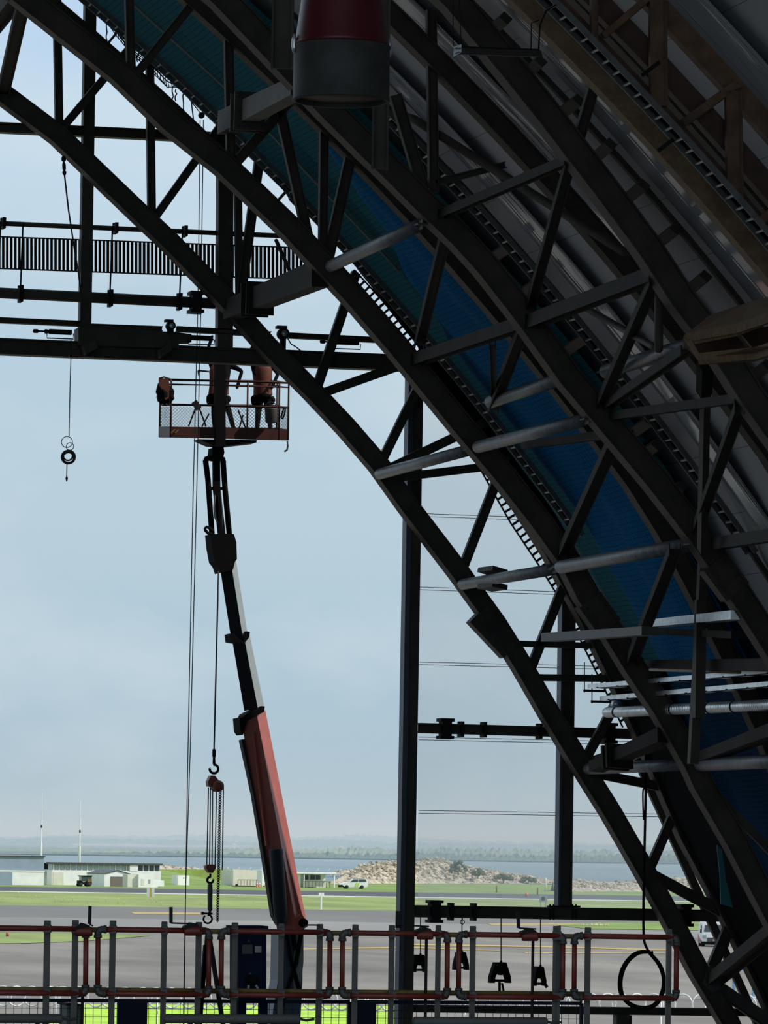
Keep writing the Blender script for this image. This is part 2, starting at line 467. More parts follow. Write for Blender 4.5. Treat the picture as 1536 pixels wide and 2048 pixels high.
patch('ground_marking', [(820, 1887), (1110, 1892), (1340, 1899), (1340, 1901), (1110, 1895), (820, 1890)], LINEY)
patch('ground_marking', [(1050, 1904), (1330, 1905), (1330, 1906.5), (1050, 1906)], LINEY)
patch('ground_marking', [(260, 1824), (400, 1825), (400, 1829), (270, 1828)], LINEY)
patch('ground_marking', [(975, 1847), (1500, 1846), (1500, 1848), (985, 1850)], LINEY)
patch('ground_marking', [(600, 1897), (820, 1893), (1000, 1901), (1000, 1902), (820, 1896), (600, 1899)], LINEY)
patch('ground_grass', [(-100, 1866), (150, 1864), (305, 1871), (170, 1882), (60, 1886), (-100, 1888)], GRASS, 0.04)
patch('ground_grass', [(1110, 1850), (1200, 1845), (1560, 1844), (1560, 1862), (1180, 1858)], GRASS2, 0.04)
patch('ground_grass', [(140, 2008), (800, 2012), (800, 2120), (-100, 2120), (120, 2040)], VERGE, 0.05)

UPZ = V((0, 0, 1))
def ridge(name, d, depth, px_pts, mt, amp, seed):   # a hill with a skyline given by pixel points at distance d
    rnd = random.Random(seed); vs = []; nx, ny = 420, 5
    x0, x1 = px_pts[0][0], px_pts[-1][0]
    def sky(x):
        for (a, ya), (b, yb) in zip(px_pts, px_pts[1:]):
            if a <= x <= b: return ya + (yb - ya) * (x - a) / (b - a)
        return px_pts[-1][1]
    for j in range(ny):
        t = j / (ny - 1)
        for i in range(nx + 1):
            x = x0 + (x1 - x0) * i / nx
            top = dep(x, sky(x), d)
            p = dep(x, sky(x), d); h = p.z * math.sin(t * PI / 2 * 1.0) if t < 1 else p.z
            k = rnd.random() * amp * (0.3 + t)
            q = p - cf * (depth * (1 - t))
            vs.append(V((q.x, q.y, h + k if j else -1.5)))
    n1 = nx + 1
    fs = [(j * n1 + i, j * n1 + i + 1, (j + 1) * n1 + i + 1, (j + 1) * n1 + i) for j in range(ny - 1) for i in range(nx)]
    back = len(vs)
    for i in range(n1):
        q = vs[(ny - 1) * n1 + i] + cf * depth
        vs.append(V((q.x, q.y, -1.5)))
    fs += [((ny - 1) * n1 + i, (ny - 1) * n1 + i + 1, back + i + 1, back + i) for i in range(nx)]
    return struct(name, MB().add(vs, fs, False), mt)
HILL = mat('far_woodland', (0.07, 0.10, 0.06), 0.95, 0, 0.5, 0.012)
FIELD = mat('far_fields', (0.16, 0.19, 0.10), 0.95, 0, 0.4, 0.01)
SAND = mat('pale_tidal_sand', (0.95, 0.93, 0.88), 0.9)
ridge('hill', 2750, 60, [(-200, 1712), (100, 1714), (350, 1711), (470, 1714), (640, 1712), (760, 1715), (860, 1712), (1000, 1717), (1300, 1716), (1700, 1722)], HILL, 2.2, 1)
ridge('hill', 3300, 120, [(-200, 1707), (120, 1704), (300, 1708), (520, 1703), (620, 1706), (700, 1700), (800, 1705), (930, 1702), (1100, 1707), (1400, 1707), (1700, 1712)], FIELD, 2.5, 4)
ridge('hill', 6600, 500, [(-200, 1681), (60, 1682), (120, 1678), (250, 1682), (420, 1686), (560, 1688), (640, 1682), (720, 1684), (790, 1690), (950, 1690), (1100, 1694), (1350, 1696), (1700, 1702)], HILL, 3.5, 2)
ridge('hill', 9000, 700, [(-200, 1676), (60, 1677), (130, 1674), (300, 1676), (420, 1673), (560, 1679), (640, 1677), (720, 1672), (790, 1677), (980, 1686), (1200, 1691), (1700, 1697)], HILL, 4.0, 3)
for pts in ([(15, 1697), (90, 1695.5), (165, 1693), (135, 1697.5), (60, 1700)], [(140, 1687), (250, 1686.5), (310, 1690), (400, 1690), (520, 1691.5), (470, 1694), (300, 1694), (150, 1691)]):
    struct('beach', MB().prism([dep(x, y, 4600) for x, y in pts], cf * 15), SAND)
for x, y, w in ((683, 1695, 9), (725, 1697, 5), (468, 1690, 6), (1236, 1707, 12)):
    p = dep(x, y, 5600 if x < 1000 else 3150); kk = mpp(p)
    solo('far_house', MB().prism([p + cs * (a * kk) + UPZ * (b * kk) for a, b in ((-w * .5, -2), (w * .5, -2), (w * .5, 2), (0, 4), (-w * .5, 2))], cf * 12).prism([V((v.x, v.y, z_)) for v, z_ in ((p - cs * (w * .45 * kk), 0), (p + cs * (w * .45 * kk), 0), (p + cs * (w * .45 * kk), p.z), (p - cs * (w * .45 * kk), p.z))], cf * 11), WHITE, {683: 'larger pale house on the hazy far shore right of the boom', 725: 'smaller pale house on the hazy far shore right of the boom', 468: 'tiny pale house on the hazy far shore left of the boom', 1236: 'pale house on the hazy far shore beside the doorway arch foot'}[x], 'house')
# haze over the water and the hills: a real body of thin air
HZ = bpy.data.materials.new('haze'); HZ.use_nodes = True
t = HZ.node_tree
for n in list(t.nodes): t.nodes.remove(n)
vs_ = t.nodes.new('ShaderNodeVolumeScatter'); vs_.inputs['Color'].default_value = (0.47, 0.66, 0.80, 1); vs_.inputs['Density'].default_value = 0.00046; vs_.inputs['Anisotropy'].default_value = 0.0
o_ = t.nodes.new('ShaderNodeOutputMaterial'); t.links.new(vs_.outputs[0], o_.inputs['Volume'])
m = MB(); c = (G(1160, 0) + G(11000, 0)) / 2
m.box(c + V((0, 0, 19)), cs * 3500, cf * 4920, V((0, 0, 21)))
hz = m.build('haze', HZ); tag(hz, 'thin pale blue haze over the water and far hills', 'haze', None, 'stuff')

# ------------------------------------------------------------------ steel arch trusses
def chord_pts(Y, px, p_top=24, off=0.0):
    mid = [at(x, y, Y) for x, y in px]
    a0, a1 = phi_of(mid[0]), phi_of(mid[-1])
    o0 = math.hypot(mid[0].x - AU, mid[0].z - AZ) - AR
    o1 = math.hypot(mid[-1].x - AU, mid[-1].z - AZ) - AR
    t0 = math.radians(p_top); t1 = math.radians(68.2)
    pre = [arc(t0 + (a0 - t0) * i / 8, Y, o0) for i in range(8)]
    post = [arc(a1 + (t1 - a1) * i / 5, Y, o1) for i in range(1, 6)] if a1 < t1 else []
    return pre + mid + post
def rect(w, h):
    return [(-h / 2, -w / 2), (h / 2, -w / 2), (h / 2, w / 2), (-h / 2, w / 2)]
def chord(parent, name, pts, w, h, mt, flange=True):
    m = MB().sweep(pts, rect(w, h))
    if flange:
        for k in (-1, 1):
            sec = [(x, y + k * (w / 2)) for x, y in rect(0.03, h + 0.16)]
            m.sweep(pts, sec)
    return m.build(name, mt, parent)
def truss(Y, px, label, webs, w=0.40, wmat=STEEL, p_top=24, splices=()):
    t = thing('steel_arch_truss', label, 'arch truss', arc(math.radians(66), Y), 'steel arch trusses of the hangar')
    pts = chord_pts(Y, px, p_top)
    chord(t, 'inner_chord', pts, w, 0.26, STEEL)
    opts = [arc(math.radians(p_top + (68.2 - p_top) * i / 40), Y, outoff(math.radians(p_top + (68.2 - p_top) * i / 40))) for i in range(41)]
    chord(t, 'outer_chord', opts, 0.34, 0.24, STEEL)
    for wb in webs:
        (a, b), ww = wb[0], wb[1]
        m = MB().ibar(at(*a, Y), at(*b, Y), ww, 0.16)
        m.build('web_strut', STEEL, t)
    for c, d, ww in splices:
        p, q = at(*c, Y), at(*d, Y)
        m = MB().bar(p, q, ww, 0.36)
        dd = (q - p).normalized(); a_, b_ = perp(dd, (0, 1, 0))
        for i in range(4):
            for k in (-1, 1):
                cc = p + (q - p) * ((i + 0.5) / 4) + b_ * (k * ww * 0.3)
                m.lathe(cc - a_ * 0.2, a_ * -0.05, [(0.025, 0), (0.025, 1)], 6)
        m.build('splice_plate', STEEL, t)
    return t
C1 = [(0, 185), (115, 271), (288, 437), (338, 484), (450, 599), (534, 693), (624, 783), (691, 854), (755, 928), (815, 1032 - 20), (917, 1145), (991, 1248), (1042, 1330), (1097, 1425), (1158, 1525), (1219, 1622), (1283, 1733), (1340, 1835), (1395, 1940), (1452, 2035)]
C2 = [(78, 20), (237, 146), (338, 244), (446, 330), (504, 385), (579, 457), (703, 590), (792, 693), (862, 779), (922, 852), (1005, 950), (1072, 1035), (1137, 1125), (1168, 1188), (1226, 1270), (1268, 1339), (1319, 1413), (1382, 1524), (1402, 1568), (1470, 1685), (1505, 1754), (1560, 1860)]
C3 = [(440, -6), (520, 78), (590, 152), (662, 226), (736, 300), (776, 338), (850, 412), (916, 474), (968, 531), (1049, 635), (1135, 755), (1212, 846), (1304, 955), (1398, 1076), (1490, 1211), (1560, 1320)]
C4 = [(905, 0), (1024, 145), (1092, 230), (1144, 298), (1210, 384), (1293, 496), (1357, 595), (1448, 715), (1495, 790), (1560, 880)]
webs0 = [(((118, 255), (113, -40)), .17), (((128, 252), (300, 48)), .17), (((303, 430), (299, 90)), .17), (((312, 432), (452, 236)), .17),
         (((480, 600), (530, 235)), .2), (((632, 780), (712, 545)), .2), (((640, 788), (815, 726)), .2),
         (((757, 935), (850, 745)), .19), (((762, 945), (985, 838)), .2), (((770, 958), (985, 932)), .18),
         (((920, 1150), (1012, 912)), .2), (((1062, 1335), (1135, 1150)), .2), (((1020, 1287), (1240, 1293)), .13), (((1066, 1355), (1290, 1358)), .15),
         (((1170, 1520), (1262, 1350)), .2), (((1180, 1545), (1345, 1578)), .2), (((1300, 1735), (1372, 1570)), .2), (((1308, 1752), (1470, 1838)), .24),
         (((1423, 1936), (1462, 1845)), .24), (((1436, 1975), (1540, 2050)), .26)]
t0_ = truss(Y0, C1, 'dark steel arch truss standing in the open doorway, farthest of the four steel arches', webs0, .38,
            splices=(((952, 1228), (1020, 1300), .52),))
webs1 = [(((262, 145), (257, -40)), .17), (((271, 150), (393, -2)), .17), (((462, 335), (456, 40)), .18), (((473, 324), (592, 188)), .2),
         (((645, 530), (648, 238)), .17), (((655, 520), (706, 288)), .22), (((622, 505), (560, 222)), .2)]
t1_ = truss(Y1, C2, 'second steel arch truss from the doorway, in front of the blue tarpaulin edge', webs1, .42,
            splices=(((1175, 1200), (1215, 1256), .56),))
webs2 = [(((867, 385), (862, 20)), .18), (((846, 378), (790, 190)), .22), (((872, 365), (1010, 330)), .12)]
t2_ = truss(Y2, C3, 'third steel arch truss from the doorway, running between blue tarpaulin and grey lining', webs2, .42,
            splices=(((1425, 1125), (1470, 1185), .56),))
webs3 = [(((1144, 322), (1200, 130)), .18)]
t3_ = truss(Y3, C4, 'nearest steel arch truss, beside the brown timber arch', webs3, .42,
            splices=())

# timber arch: three curved timber chords with posts and diagonals
tt = thing('timber_arch_truss', 'brown timber arch truss with posts and diagonals at upper right of the roof', 'arch truss', arc(math.radians(66), YT))
def tarc(off, w, h, name, mt, Y=YT, dx=0):
    pts = [arc(math.radians(22 + 46 * i / 44), Y, off) for i in range(45)]
    return MB().sweep(pts, rect(w, h)).build(name, mt, tt)
tarc(0.08, .30, .30, 'inner_chord', TIMBER2)
tarc(0.41, .30, .26, 'inner_chord', DKTIMB)
tarc(0.95, .34, .24, 'middle_chord', DKTIMB)
tarc(1.62, .32, .24, 'outer_chord', TIMBER)
for a, b, w in (((1313, 212), (1310, -60), .34), ((1466, 408), (1462, 182), .32), ((1186, 92), (1186, -60), .13), ((1205, 72), (1300, -8), .16), ((1366, 246), (1472, 168), .2), ((1506, 452), (1580, 395), .2), ((1612, 600), (1610, 380), .3)):
    vert = abs(a[0] - b[0]) < 8
    MB().bar(at(*a, YT - 0.35), at(*b, YT - 0.35), w * 0.62, .12).bar(at(*a, YT - 0.2) + V((w * .3, 0, 0)), at(*b, YT - 0.2) + V((w * .3, 0, 0)), w * 0.4, .16).build('post' if vert else 'diagonal', TIMBER, tt)

# ------------------------------------------------------------------ lacing between the arches, one frame a bay
PL = {0: Y0, 1: Y1, 2: Y2, 3: Y3, 4: YT}
def lace(label, cat, loc, parts):
    t = thing('lacing_frame', label, cat, loc)
    for nm, i, a, j, b, w, h in parts:
        p, q = at(*a, PL[i]), at(*b, PL[j])
        MB().ibar(p, q, w, h, (0, 0, 1)).build(nm, STEEL_SHADED, t)
    return t
lace('steel lacing bars between the doorway arch and the second arch', 'lacing frame', at(470, 612, Y0),
     [('strut', 0, (-30, 70), 1, (35, -12), .35, .3), ('diagonal', 0, (5, 190), 1, (48, 0), .26, .2),
      ('strut', 0, (1185, 1528), 1, (1335, 1478), .2, .28), ('diagonal', 0, (1426, 1962), 1, (1560, 1852), .34, .26)])
lace('steel lacing bars crossing in front of the blue tarpaulin', 'lacing frame', at(830, 715, Y1),
     [('strut', 1, (830, 720), 2, (1058, 643), .24, .24), ('diagonal', 1, (838, 690), 2, (893, 462), .2, .2),
      ('diagonal', 1, (985, 820), 2, (1050, 645), .2, .2), ('diagonal', 1, (1125, 1110), 2, (1233, 870), .22, .2),
      ('strut', 1, (1050, 890), 2, (1225, 868), .16, .16), ('diagonal', 1, (1262, 1325), 2, (1350, 1098), .22, .2),
      ('strut', 1, (988, 800), 2, (985, 690), .12, .14)])
lace('steel lacing bars between the third and nearest steel arches, across the grey lining', 'lacing frame', at(1060, 640, Y2),
     [('strut', 2, (880, 430), 3, (1138, 320), .16, .16), ('diagonal', 2, (1060, 615), 3, (1140, 325), .17, .17),
      ('strut', 2, (1060, 645), 3, (1312, 548), .25, .25), ('diagonal', 2, (1200, 812), 3, (1309, 560), .18, .18),
      ('strut', 2, (1212, 812), 3, (1372, 700), .17, .17), ('strut', 2, (1222, 832), 3, (1478, 797), .16, .16),
      ('diagonal', 2, (1392, 1062), 3, (1480, 815), .18, .18), ('strut', 2, (1430, 1088), 3, (1600, 1062), .22, .22)])

def pipe(i, a, j, b, rpx, label, cap=True, group='round tie pipes between the arches'):
    p, q = at(*a, PL[i]), at(*b, PL[j])
    r = rpx * mpp((p + q) / 2)
    t = thing('tie_pipe', label, 'tie pipe', p, group)
    d = (q - p).normalized()
    MB().lathe(p + d * .35, q - p - d * .7, [(r, 0), (r, 1)], 20).build('pipe', PIPE, t)
    a_, b_ = perp(d, (0, 0, 1))
    for e, s in ((p, 1), (q, -1)):
        m = MB()
        m.box(e + d * (s * .25), d * .3, a_ * .015, b_ * (r * .8))
        m.box(e + d * (s * .25), d * .3, b_ * .012, a_ * (r * .7))
        m.build('end_fin', STEEL, t)
    return t
pipe(1, (655, 535), 2, (845, 448), 13, 'tie pipe above the others, its open end at the third arch over dark blue tarpaulin')
pipe(0, (752, 950), 1, (942, 899), 11.5, 'tie pipe seen against open sky, from the doorway arch to the second arch')
pipe(1, (948, 896), 2, (1178, 838), 13, 'long tie pipe across the middle of the blue tarpaulin')
p3 = pipe(0, (918, 1170), 1, (1112, 1138), 11.5, 'tie pipe with square clamp plates, seen against the pale sheeting')
m = MB()
for s in (-1, 1):
    p, q = at(970, 1160 + s * 16 - (0), Y0 - 2.2), at(1000, 1156 + s * 16, Y0 - 3.3)
    m.bar(p, q, .1, .34, (0, 1, 0))
m.build('clamp_plate', STEEL, p3)
pipe(1, (1112, 1136), 2, (1388, 1088), 14, 'long tie pipe near the lower edge of the blue tarpaulin')
pipe(0, (1168, 1538), 1, (1390, 1528), 12, 'lowest tie pipe seen against the sky behind')
pipe(1, (1392, 1530), 2, (1640, 1518), 14, 'lowest tie pipe at the far right, over dark netting')
pipe(2, (1205, 745), 3, (1410, 680), 15, 'tie pipe whose near end meets the timber box beam')
pipe(1, (975, 806), 2, (1140, 752), 13, 'short tie pipe below a steel strut, against blue and teal netting')
def brace(i, a, j, b, rpx, label):
    p, q = at(*a, i), at(*b, j)
    r = rpx * mpp((p + q) / 2)
    return solo('brace_pipe', MB().lathe(p, q - p, [(r * .5, 0), (r, .03), (r, .97), (r * .5, 1)], 14), STEEL, label, 'brace', 'slender round braces of the roof')
brace(Y2 + 1, (815, 230), Y3 + 4, (1262, 512), 9, 'slender round brace sloping down across the grey lining above the box strut')
brace(Y2 - 1, (1172, 616), Y3 + 2, (1310, 695), 7, 'short slender round brace behind the cable ladder')
brace(Y3 + .5, (1318, 572), Y3 + .3, (1317, 705), 9, 'upright round post hanging below the nearest steel arch')
brace(Y0, (551, 478), Y0, (584, 552), 4, 'thin dark brace in front of the slatted screen')
brace(Y0 + .1, (546, 412), Y0 + .1, (582, 372), 3, 'thin rod below the upper cable ladder, against sky')
brace(Y0 + .1, (205, 100), Y0 + .1, (242, 55), 2.5, 'thin rod beside the torn netting, against sky')

def boxbeam(i, a, j, b, w0, w1, label, name='box_beam', group=None, fl=True, mt=None):
    p, q = at(*a, i), at(*b, j); d = (q - p).normalized(); s, u = perp(d, (1, 0, 0))
    if u.z < 0: u = -u
    t = thing(name, label, 'steel beam', p, group)
    vs = []
    for e, w in ((p, w0), (q, w1)):
        for x, y in ((-.5, -.5), (.5, -.5), (.5, .5), (-.5, .5)):
            vs.append(e + s * (x * .34) + u * (y * w))
    MB().add(vs, [(3, 2, 1, 0), (4, 5, 6, 7), (0, 1, 5, 4), (1, 2, 6, 5), (2, 3, 7, 6), (3, 0, 4, 7)]).build('beam', mt or STEEL_SHADED, t)
    if fl:
        for e, w, k in ((p + (q - p) * .28, w0, 0), (p + (q - p) * .34, w0, 0)):
            m = MB()
            m.box(e, d * .04, s * .3, u * (w * .5 + .14))
            for x in (-1, 1):
                for y in (-1, 0, 1):
                    m.lathe(e + s * (x * .24) + u * (y * (w * .5 + .06)) - d * .1, d * .2, [(.03, 0), (.03, 1)], 6)
            m.build('bolted_flange', mt or STEEL_SHADED, t)
    return t
boxbeam(Y0, (462, 620), Y1, (640, 548), .42, .52, 'heavy tapered steel box beam with bolted flange above the lift basket')
boxbeam(Y1, (452, 246), Y2, (600, 172), .46, .34, 'grey bolted box beam behind the upper cable ladder, left of the red hood', mt=STEEL)
boxbeam(Y1 + 3, (1192, 1534), Y1, (1330, 1470), .22, .3, 'dark sloping beam with a bolted plate above the lowest pipe')
boxbeam(Y1 + 1.5, (1098, 1275), Y2 + 4, (1300, 1262), .17, .17, 'grey cantilever beam end crossing the pale sheeting', fl=False, mt=GREYST)
boxbeam(Y1 + 1, (1314, 1247), Y2, (1480, 1230), .15, .17, 'pale grey beam catching light under the blue tarpaulin', fl=False, mt=GALV)
boxbeam(Y1 + 2, (1215, 1258), Y2 + 2, (1480, 1270), .12, .14, 'thin dark beam just under the pale grey beam', fl=False)
boxbeam(Y1, (1400, 1518), Y2, (1600, 1442), .2, .26, 'dark sloping beam rising to the far right above the lowest pipe', fl=False)
boxbeam(Y1 + 1, (1290, 1330), Y2, (1560, 1330), .2, .24, 'dark beam along the lower edge of the blue tarpaulin', fl=False)

# purlins and ribs close under the lining
def purlin(a, b, w, label):
    p, q = skin_at(*a, 2.45), skin_at(*b, 2.45)
    return solo('purlin', MB().bar(p, q, w, .14, (0.6, 0, 0.7)), STEEL, label, 'purlin', 'short purlins under the grey lining')
pur = [((962, 78), (1012, 36)), ((1030, 166), (1082, 122)), ((1098, 245), (1158, 200)), ((1168, 335), (1222, 288)), ((1232, 415), (1288, 370)), ((1298, 500), (1352, 458)), ((1368, 588), (1412, 552)), ((1486, 768), (1536, 730))]
for k, (a, b) in enumerate(pur):
    purlin(a, b, .2, 'short dark purlin right of the nearest steel arch, ' + ['topmost of the row', 'second from the top', 'third from the top', 'fourth from the top', 'fifth from the top', 'sixth from the top', 'seventh from the top', 'below the timber beam'][k])
pur2 = [((868, 360), (895, 340)), ((905, 420), (945, 396)), ((982, 518), (1022, 490)), ((1040, 590), (1080, 562)), ((1135, 700), (1175, 672)), ((1288, 908), (1314, 890)), ((1346, 985), (1364, 972)), ((1258, 870), (1300, 842))]
for k, (a, b) in enumerate(pur2):
    purlin(a, b, .2, 'short dark purlin beside the third arch under a ladder, ' + ['topmost', 'second down', 'third down', 'fourth down', 'fifth down', 'sixth down', 'lowest', 'thin one beside a ladder bracket'][k])
def rib(Y, off, w, h, label, p0=22, p1=62):
    pts = [arc(math.radians(p0 + (p1 - p0) * i / 36), Y, off) for i in range(37)]
    return solo('roof_rib', MB().sweep(pts, rect(w, h)), STEEL, label, 'roof rib', 'thin curved ribs under the lining')
rib(88.2, 2.55, .10, .14, 'thin curved rib right of the nearest steel arch, edging the shiny film')
rib(97.2, 2.55, .10, .14, 'thin curved rib right of the third arch, behind the middle cable ladder', 22, 64)
# shiny film strips
def flm(Ya, Yb, label, p0=22, p1=63):
    rnd = random.Random(int(Ya * 10))
    o = arcstrip('plastic_film', FILM, math.radians(p0), math.radians(p1), [Ya + (Yb - Ya) * i / 6 for i in range(7)], lambda p: 2.72, 160, None, lambda ph, Y: 0.006 * math.sin(ph * 90 + Y * 2) + 0.008 * math.sin(Y * 3.1 + 2 * math.sin(ph * 40)))
    tag(o, label, 'plastic film', 'sheets of shiny film over the lining', 'thing')
    sm = o.modifiers.new('thickness', 'SOLIDIFY'); sm.thickness = 0.006
    return o
flm(83.6, 88.1, 'wide shiny plastic film sheet between the thin rib and the brown timber arch')
flm(91.2, 93.6, 'narrow shiny plastic film sheet left of the nearest steel arch')
flm(95.5, 96.6, 'shiny plastic film sheet beneath the middle cable ladder')
flm(79.2, 81.6, 'shiny plastic film sheet behind the timber posts')
flm(74.2, 76.6, 'shiny plastic film sheet in the top right corner, past the timber arch')

# ------------------------------------------------------------------ blue tarpaulin and netting under the roof, first bay
def cloth(name, col, p0, p1, Ya, Yb, off, label, cat, amp, n=110, k=14, leftedge=None):
    m = mat(name + '_cloth', col, 0.9, 0, 0.0, spec=0.06)
    t = m.node_tree; b = t.nodes['Principled BSDF']
    uv = t.nodes.new('ShaderNodeUVMap'); mp_ = t.nodes.new('ShaderNodeMapping'); mp_.inputs['Scale'].default_value = (9, 9, 1)
    t.links.new(uv.outputs[0], mp_.inputs[0])
    s = t.nodes.new('ShaderNodeSeparateXYZ'); t.links.new(mp_.outputs[0], s.inputs[0])
    hs = []
    for i in (0, 1):
        f = t.nodes.new('ShaderNodeMath'); f.operation = 'FRACT'; t.links.new(s.outputs[i], f.inputs[0])
        l = t.nodes.new('ShaderNodeMath'); l.operation = 'LESS_THAN'; l.inputs[1].default_value = 0.2; t.links.new(f.outputs[0], l.inputs[0]); hs.append(l)
    mx = t.nodes.new('ShaderNodeMath'); mx.operation = 'MAXIMUM'; t.links.new(hs[0].outputs[0], mx.inputs[0]); t.links.new(hs[1].outputs[0], mx.inputs[1])
    cm = t.nodes.new('ShaderNodeMix'); cm.data_type = 'RGBA'
    cm.inputs['A'].default_value = (*col, 1); cm.inputs['B'].default_value = (col[0] * .55, col[1] * .6, col[2] * .6, 1)
    t.links.new(mx.outputs[0], cm.inputs['Factor']); t.links.new(cm.outputs['Result'], b.inputs['Base Color'])
    vs = []; us = []; js = [j / (k - 1) for j in range(k)]
    for i in range(n + 1):
        ph = math.radians(p0 + (p1 - p0) * i / n); us.append(AR * ph)
        ya = leftedge(ph) if leftedge else Ya
        for j in js:
            Y = ya + (Yb - ya) * j
            sag = amp * math.sin(PI * j) * (0.6 + 0.4 * math.sin(ph * 55)) + amp * 0.25 * math.sin(Y * 2.3 + ph * 40) + amp * 0.15 * math.sin(Y * 5 + ph * 11)
            vs.append(arc(ph, Y, min(off, off + outoff(ph) - 2.1 + 0.0) - sag))
    fs = [(i * k + j, i * k + j + 1, (i + 1) * k + j + 1, (i + 1) * k + j) for i in range(n) for j in range(k - 1)]
    o = MB().add(vs, fs, True).build(name, m)
    uvstrip(o, n + 1, k, us, [Ya + (Yb - Ya) * j for j in js])
    tag(o, label, cat, None, 'thing')
    sm = o.modifiers.new('thickness', 'SOLIDIFY'); sm.thickness = 0.008
    return o
cloth('debris_net', (0.03, 0.16, 0.2), 20, 66, 99.0, 108.2, 2.62, 'teal debris netting slung under the roof of the bay nearest the doorway', 'netting', 0.12)
PHB = math.degrees(phi_of(skin_at(1400, 1345, 2.3)))
cloth('navy_net', (0.003, 0.035, 0.09), PHB - .1, 67, 105.6, 99.5, 2.3, 'dark navy netting at far right below the cable trays, under the blue tarpaulin', 'netting', 0.15, 50)
cloth('blue_tarpaulin', (0.003, 0.12, 0.29), 40.5, PHB, 104, 99.6, 2.35, 'deep blue tarpaulin sagging under the roof beside the teal netting', 'tarpaulin', 0.2,
      leftedge=lambda ph: 99.9 + min(5.6, max(0, (math.degrees(ph) - 40.5) * 0.75)))
m = MB()
m.path([arc(math.radians(24 + 22 * i / 30), 103.4 + i * .045, 2.36 - .02 * math.sin(i)) for i in range(31)], .035, 6)
solo('edge_rope', m, LABEL, 'pale edge rope running down the teal netting beside the blue tarpaulin', 'rope')

# ------------------------------------------------------------------ cable ladders
RUNG = mat('rung_metal', (0.3, 0.3, 0.29), 0.4, 0.3)
def ladder(pts, w, label, rung=.3, ref=(0, 1, 0), mt=TRAYM, depth=.1, rr=.02, cables=0.0):
    t = thing('cable_ladder', label, 'cable ladder', pts[-1], 'cable ladders along the arches')
    for k in (-1, 1):
        MB().sweep(pts, [(x + k * w / 2, y) for x, y in rect(depth, .025)], ref).build('side_rail', mt, t)
    m = MB(); acc = 0
    for a, b in zip(pts, pts[1:]):
        d = b - a; l = d.length
        s = perp(d, ref)[0]
        while acc < l:
            c = a + d * (acc / l)
            m.bar(c - s * (w / 2), c + s * (w / 2), rr * 2.2, rr * 1.6, d)
            acc += rung
        acc -= l
    m.build('rung_set', RUNG if cables < 1 else mt, t)
    if cables < 1:
        i0 = int(len(pts) * cables); off = V((.7, 0, .7)) * .05
        m = MB().sweep([p + off for p in pts[i0:]], rect(.03, w * .86), ref)
        m.build('cable_bundle', BLACK, t)
    else:
        for i in range(1, len(pts), 3):
            MB().bar(pts[i], pts[i] + V((.55, -.25, .35)), .05, .05).build('bracket', DARK, t)
    return t
def arcpts(Y, off, p0, p1, n=50):
    return [arc(math.radians(p0 + (p1 - p0) * i / n), Y, off) for i in range(n + 1)]
pa = math.degrees(phi_of(skin_at(180, -20, 2.0))); pb = math.degrees(phi_of(skin_at(1250, 1180, 2.0)))
ladder(arcpts(105.3, 2.0, pa, 52.5), .5, 'cable ladder along the edge of the teal netting, sky showing through its top rungs', .24, cables=.36)
ladder([at(x, y, Y0 + .5) for x, y in ((702, 548), (760, 612), (822, 690), (900, 805), (968, 930), (1030, 1040), (1090, 1130), (1130, 1195), (1175, 1285), (1218, 1372), (1255, 1450))], .24, 'slim cable ladder at the doorway edge, silhouetted against sky and pale sheeting', .16, (.8, 0, .6), DARK, .06, .03, cables=1)
pa = math.degrees(phi_of(skin_at(772, 214, .9))); pb = math.degrees(phi_of(skin_at(1508, 1105, .9)))
ladder(arcpts(91.6, .9, pa, pb), .5, 'middle cable ladder under the grey lining, its lower end hanging free', .24)
pa = math.degrees(phi_of(skin_at(1100, -20, 0)))
ladder(arcpts(76.6, -.05, pa, 58), .5, 'cable ladder in front of the brown timber arch at upper right', .24)
for k, (a, b, Ya) in enumerate((((1368, 1010), (1318, 1045), 91.2), ((1266, 862), (1215, 890), 91.2), ((1318, 125), (1285, 150), 77), ((1345, 280), (1318, 300), 77), ((1300, 880), (1255, 912), 91.2))):
    solo('ladder_bracket', MB().bar(at(*a, Ya - .2), at(*b, Ya + .1), .06, .06), DARK, ['small dark bracket holding the free lower end of the middle cable ladder', 'small dark bracket under the middle cable ladder near the third arch', 'small dark bracket under the timber cable ladder, upper one', 'small dark bracket under the timber cable ladder, lower one', 'small dark bracket under the middle cable ladder below a long strut'][k], 'bracket', 'cable ladder brackets')
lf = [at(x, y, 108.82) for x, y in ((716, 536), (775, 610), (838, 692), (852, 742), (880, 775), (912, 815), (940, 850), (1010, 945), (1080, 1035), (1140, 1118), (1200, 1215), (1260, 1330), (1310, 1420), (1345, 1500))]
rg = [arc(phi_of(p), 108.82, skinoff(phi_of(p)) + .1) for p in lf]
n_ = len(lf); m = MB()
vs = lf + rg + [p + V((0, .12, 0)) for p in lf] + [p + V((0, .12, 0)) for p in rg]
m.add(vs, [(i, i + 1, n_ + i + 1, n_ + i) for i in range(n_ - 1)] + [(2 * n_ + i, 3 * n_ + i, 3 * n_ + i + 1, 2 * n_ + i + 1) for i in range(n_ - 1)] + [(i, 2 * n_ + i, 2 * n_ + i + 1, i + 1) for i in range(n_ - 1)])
solo('edge_fascia', m, BLACK, 'dark fascia closing the roof edge beside the slim cable ladder', 'fascia')
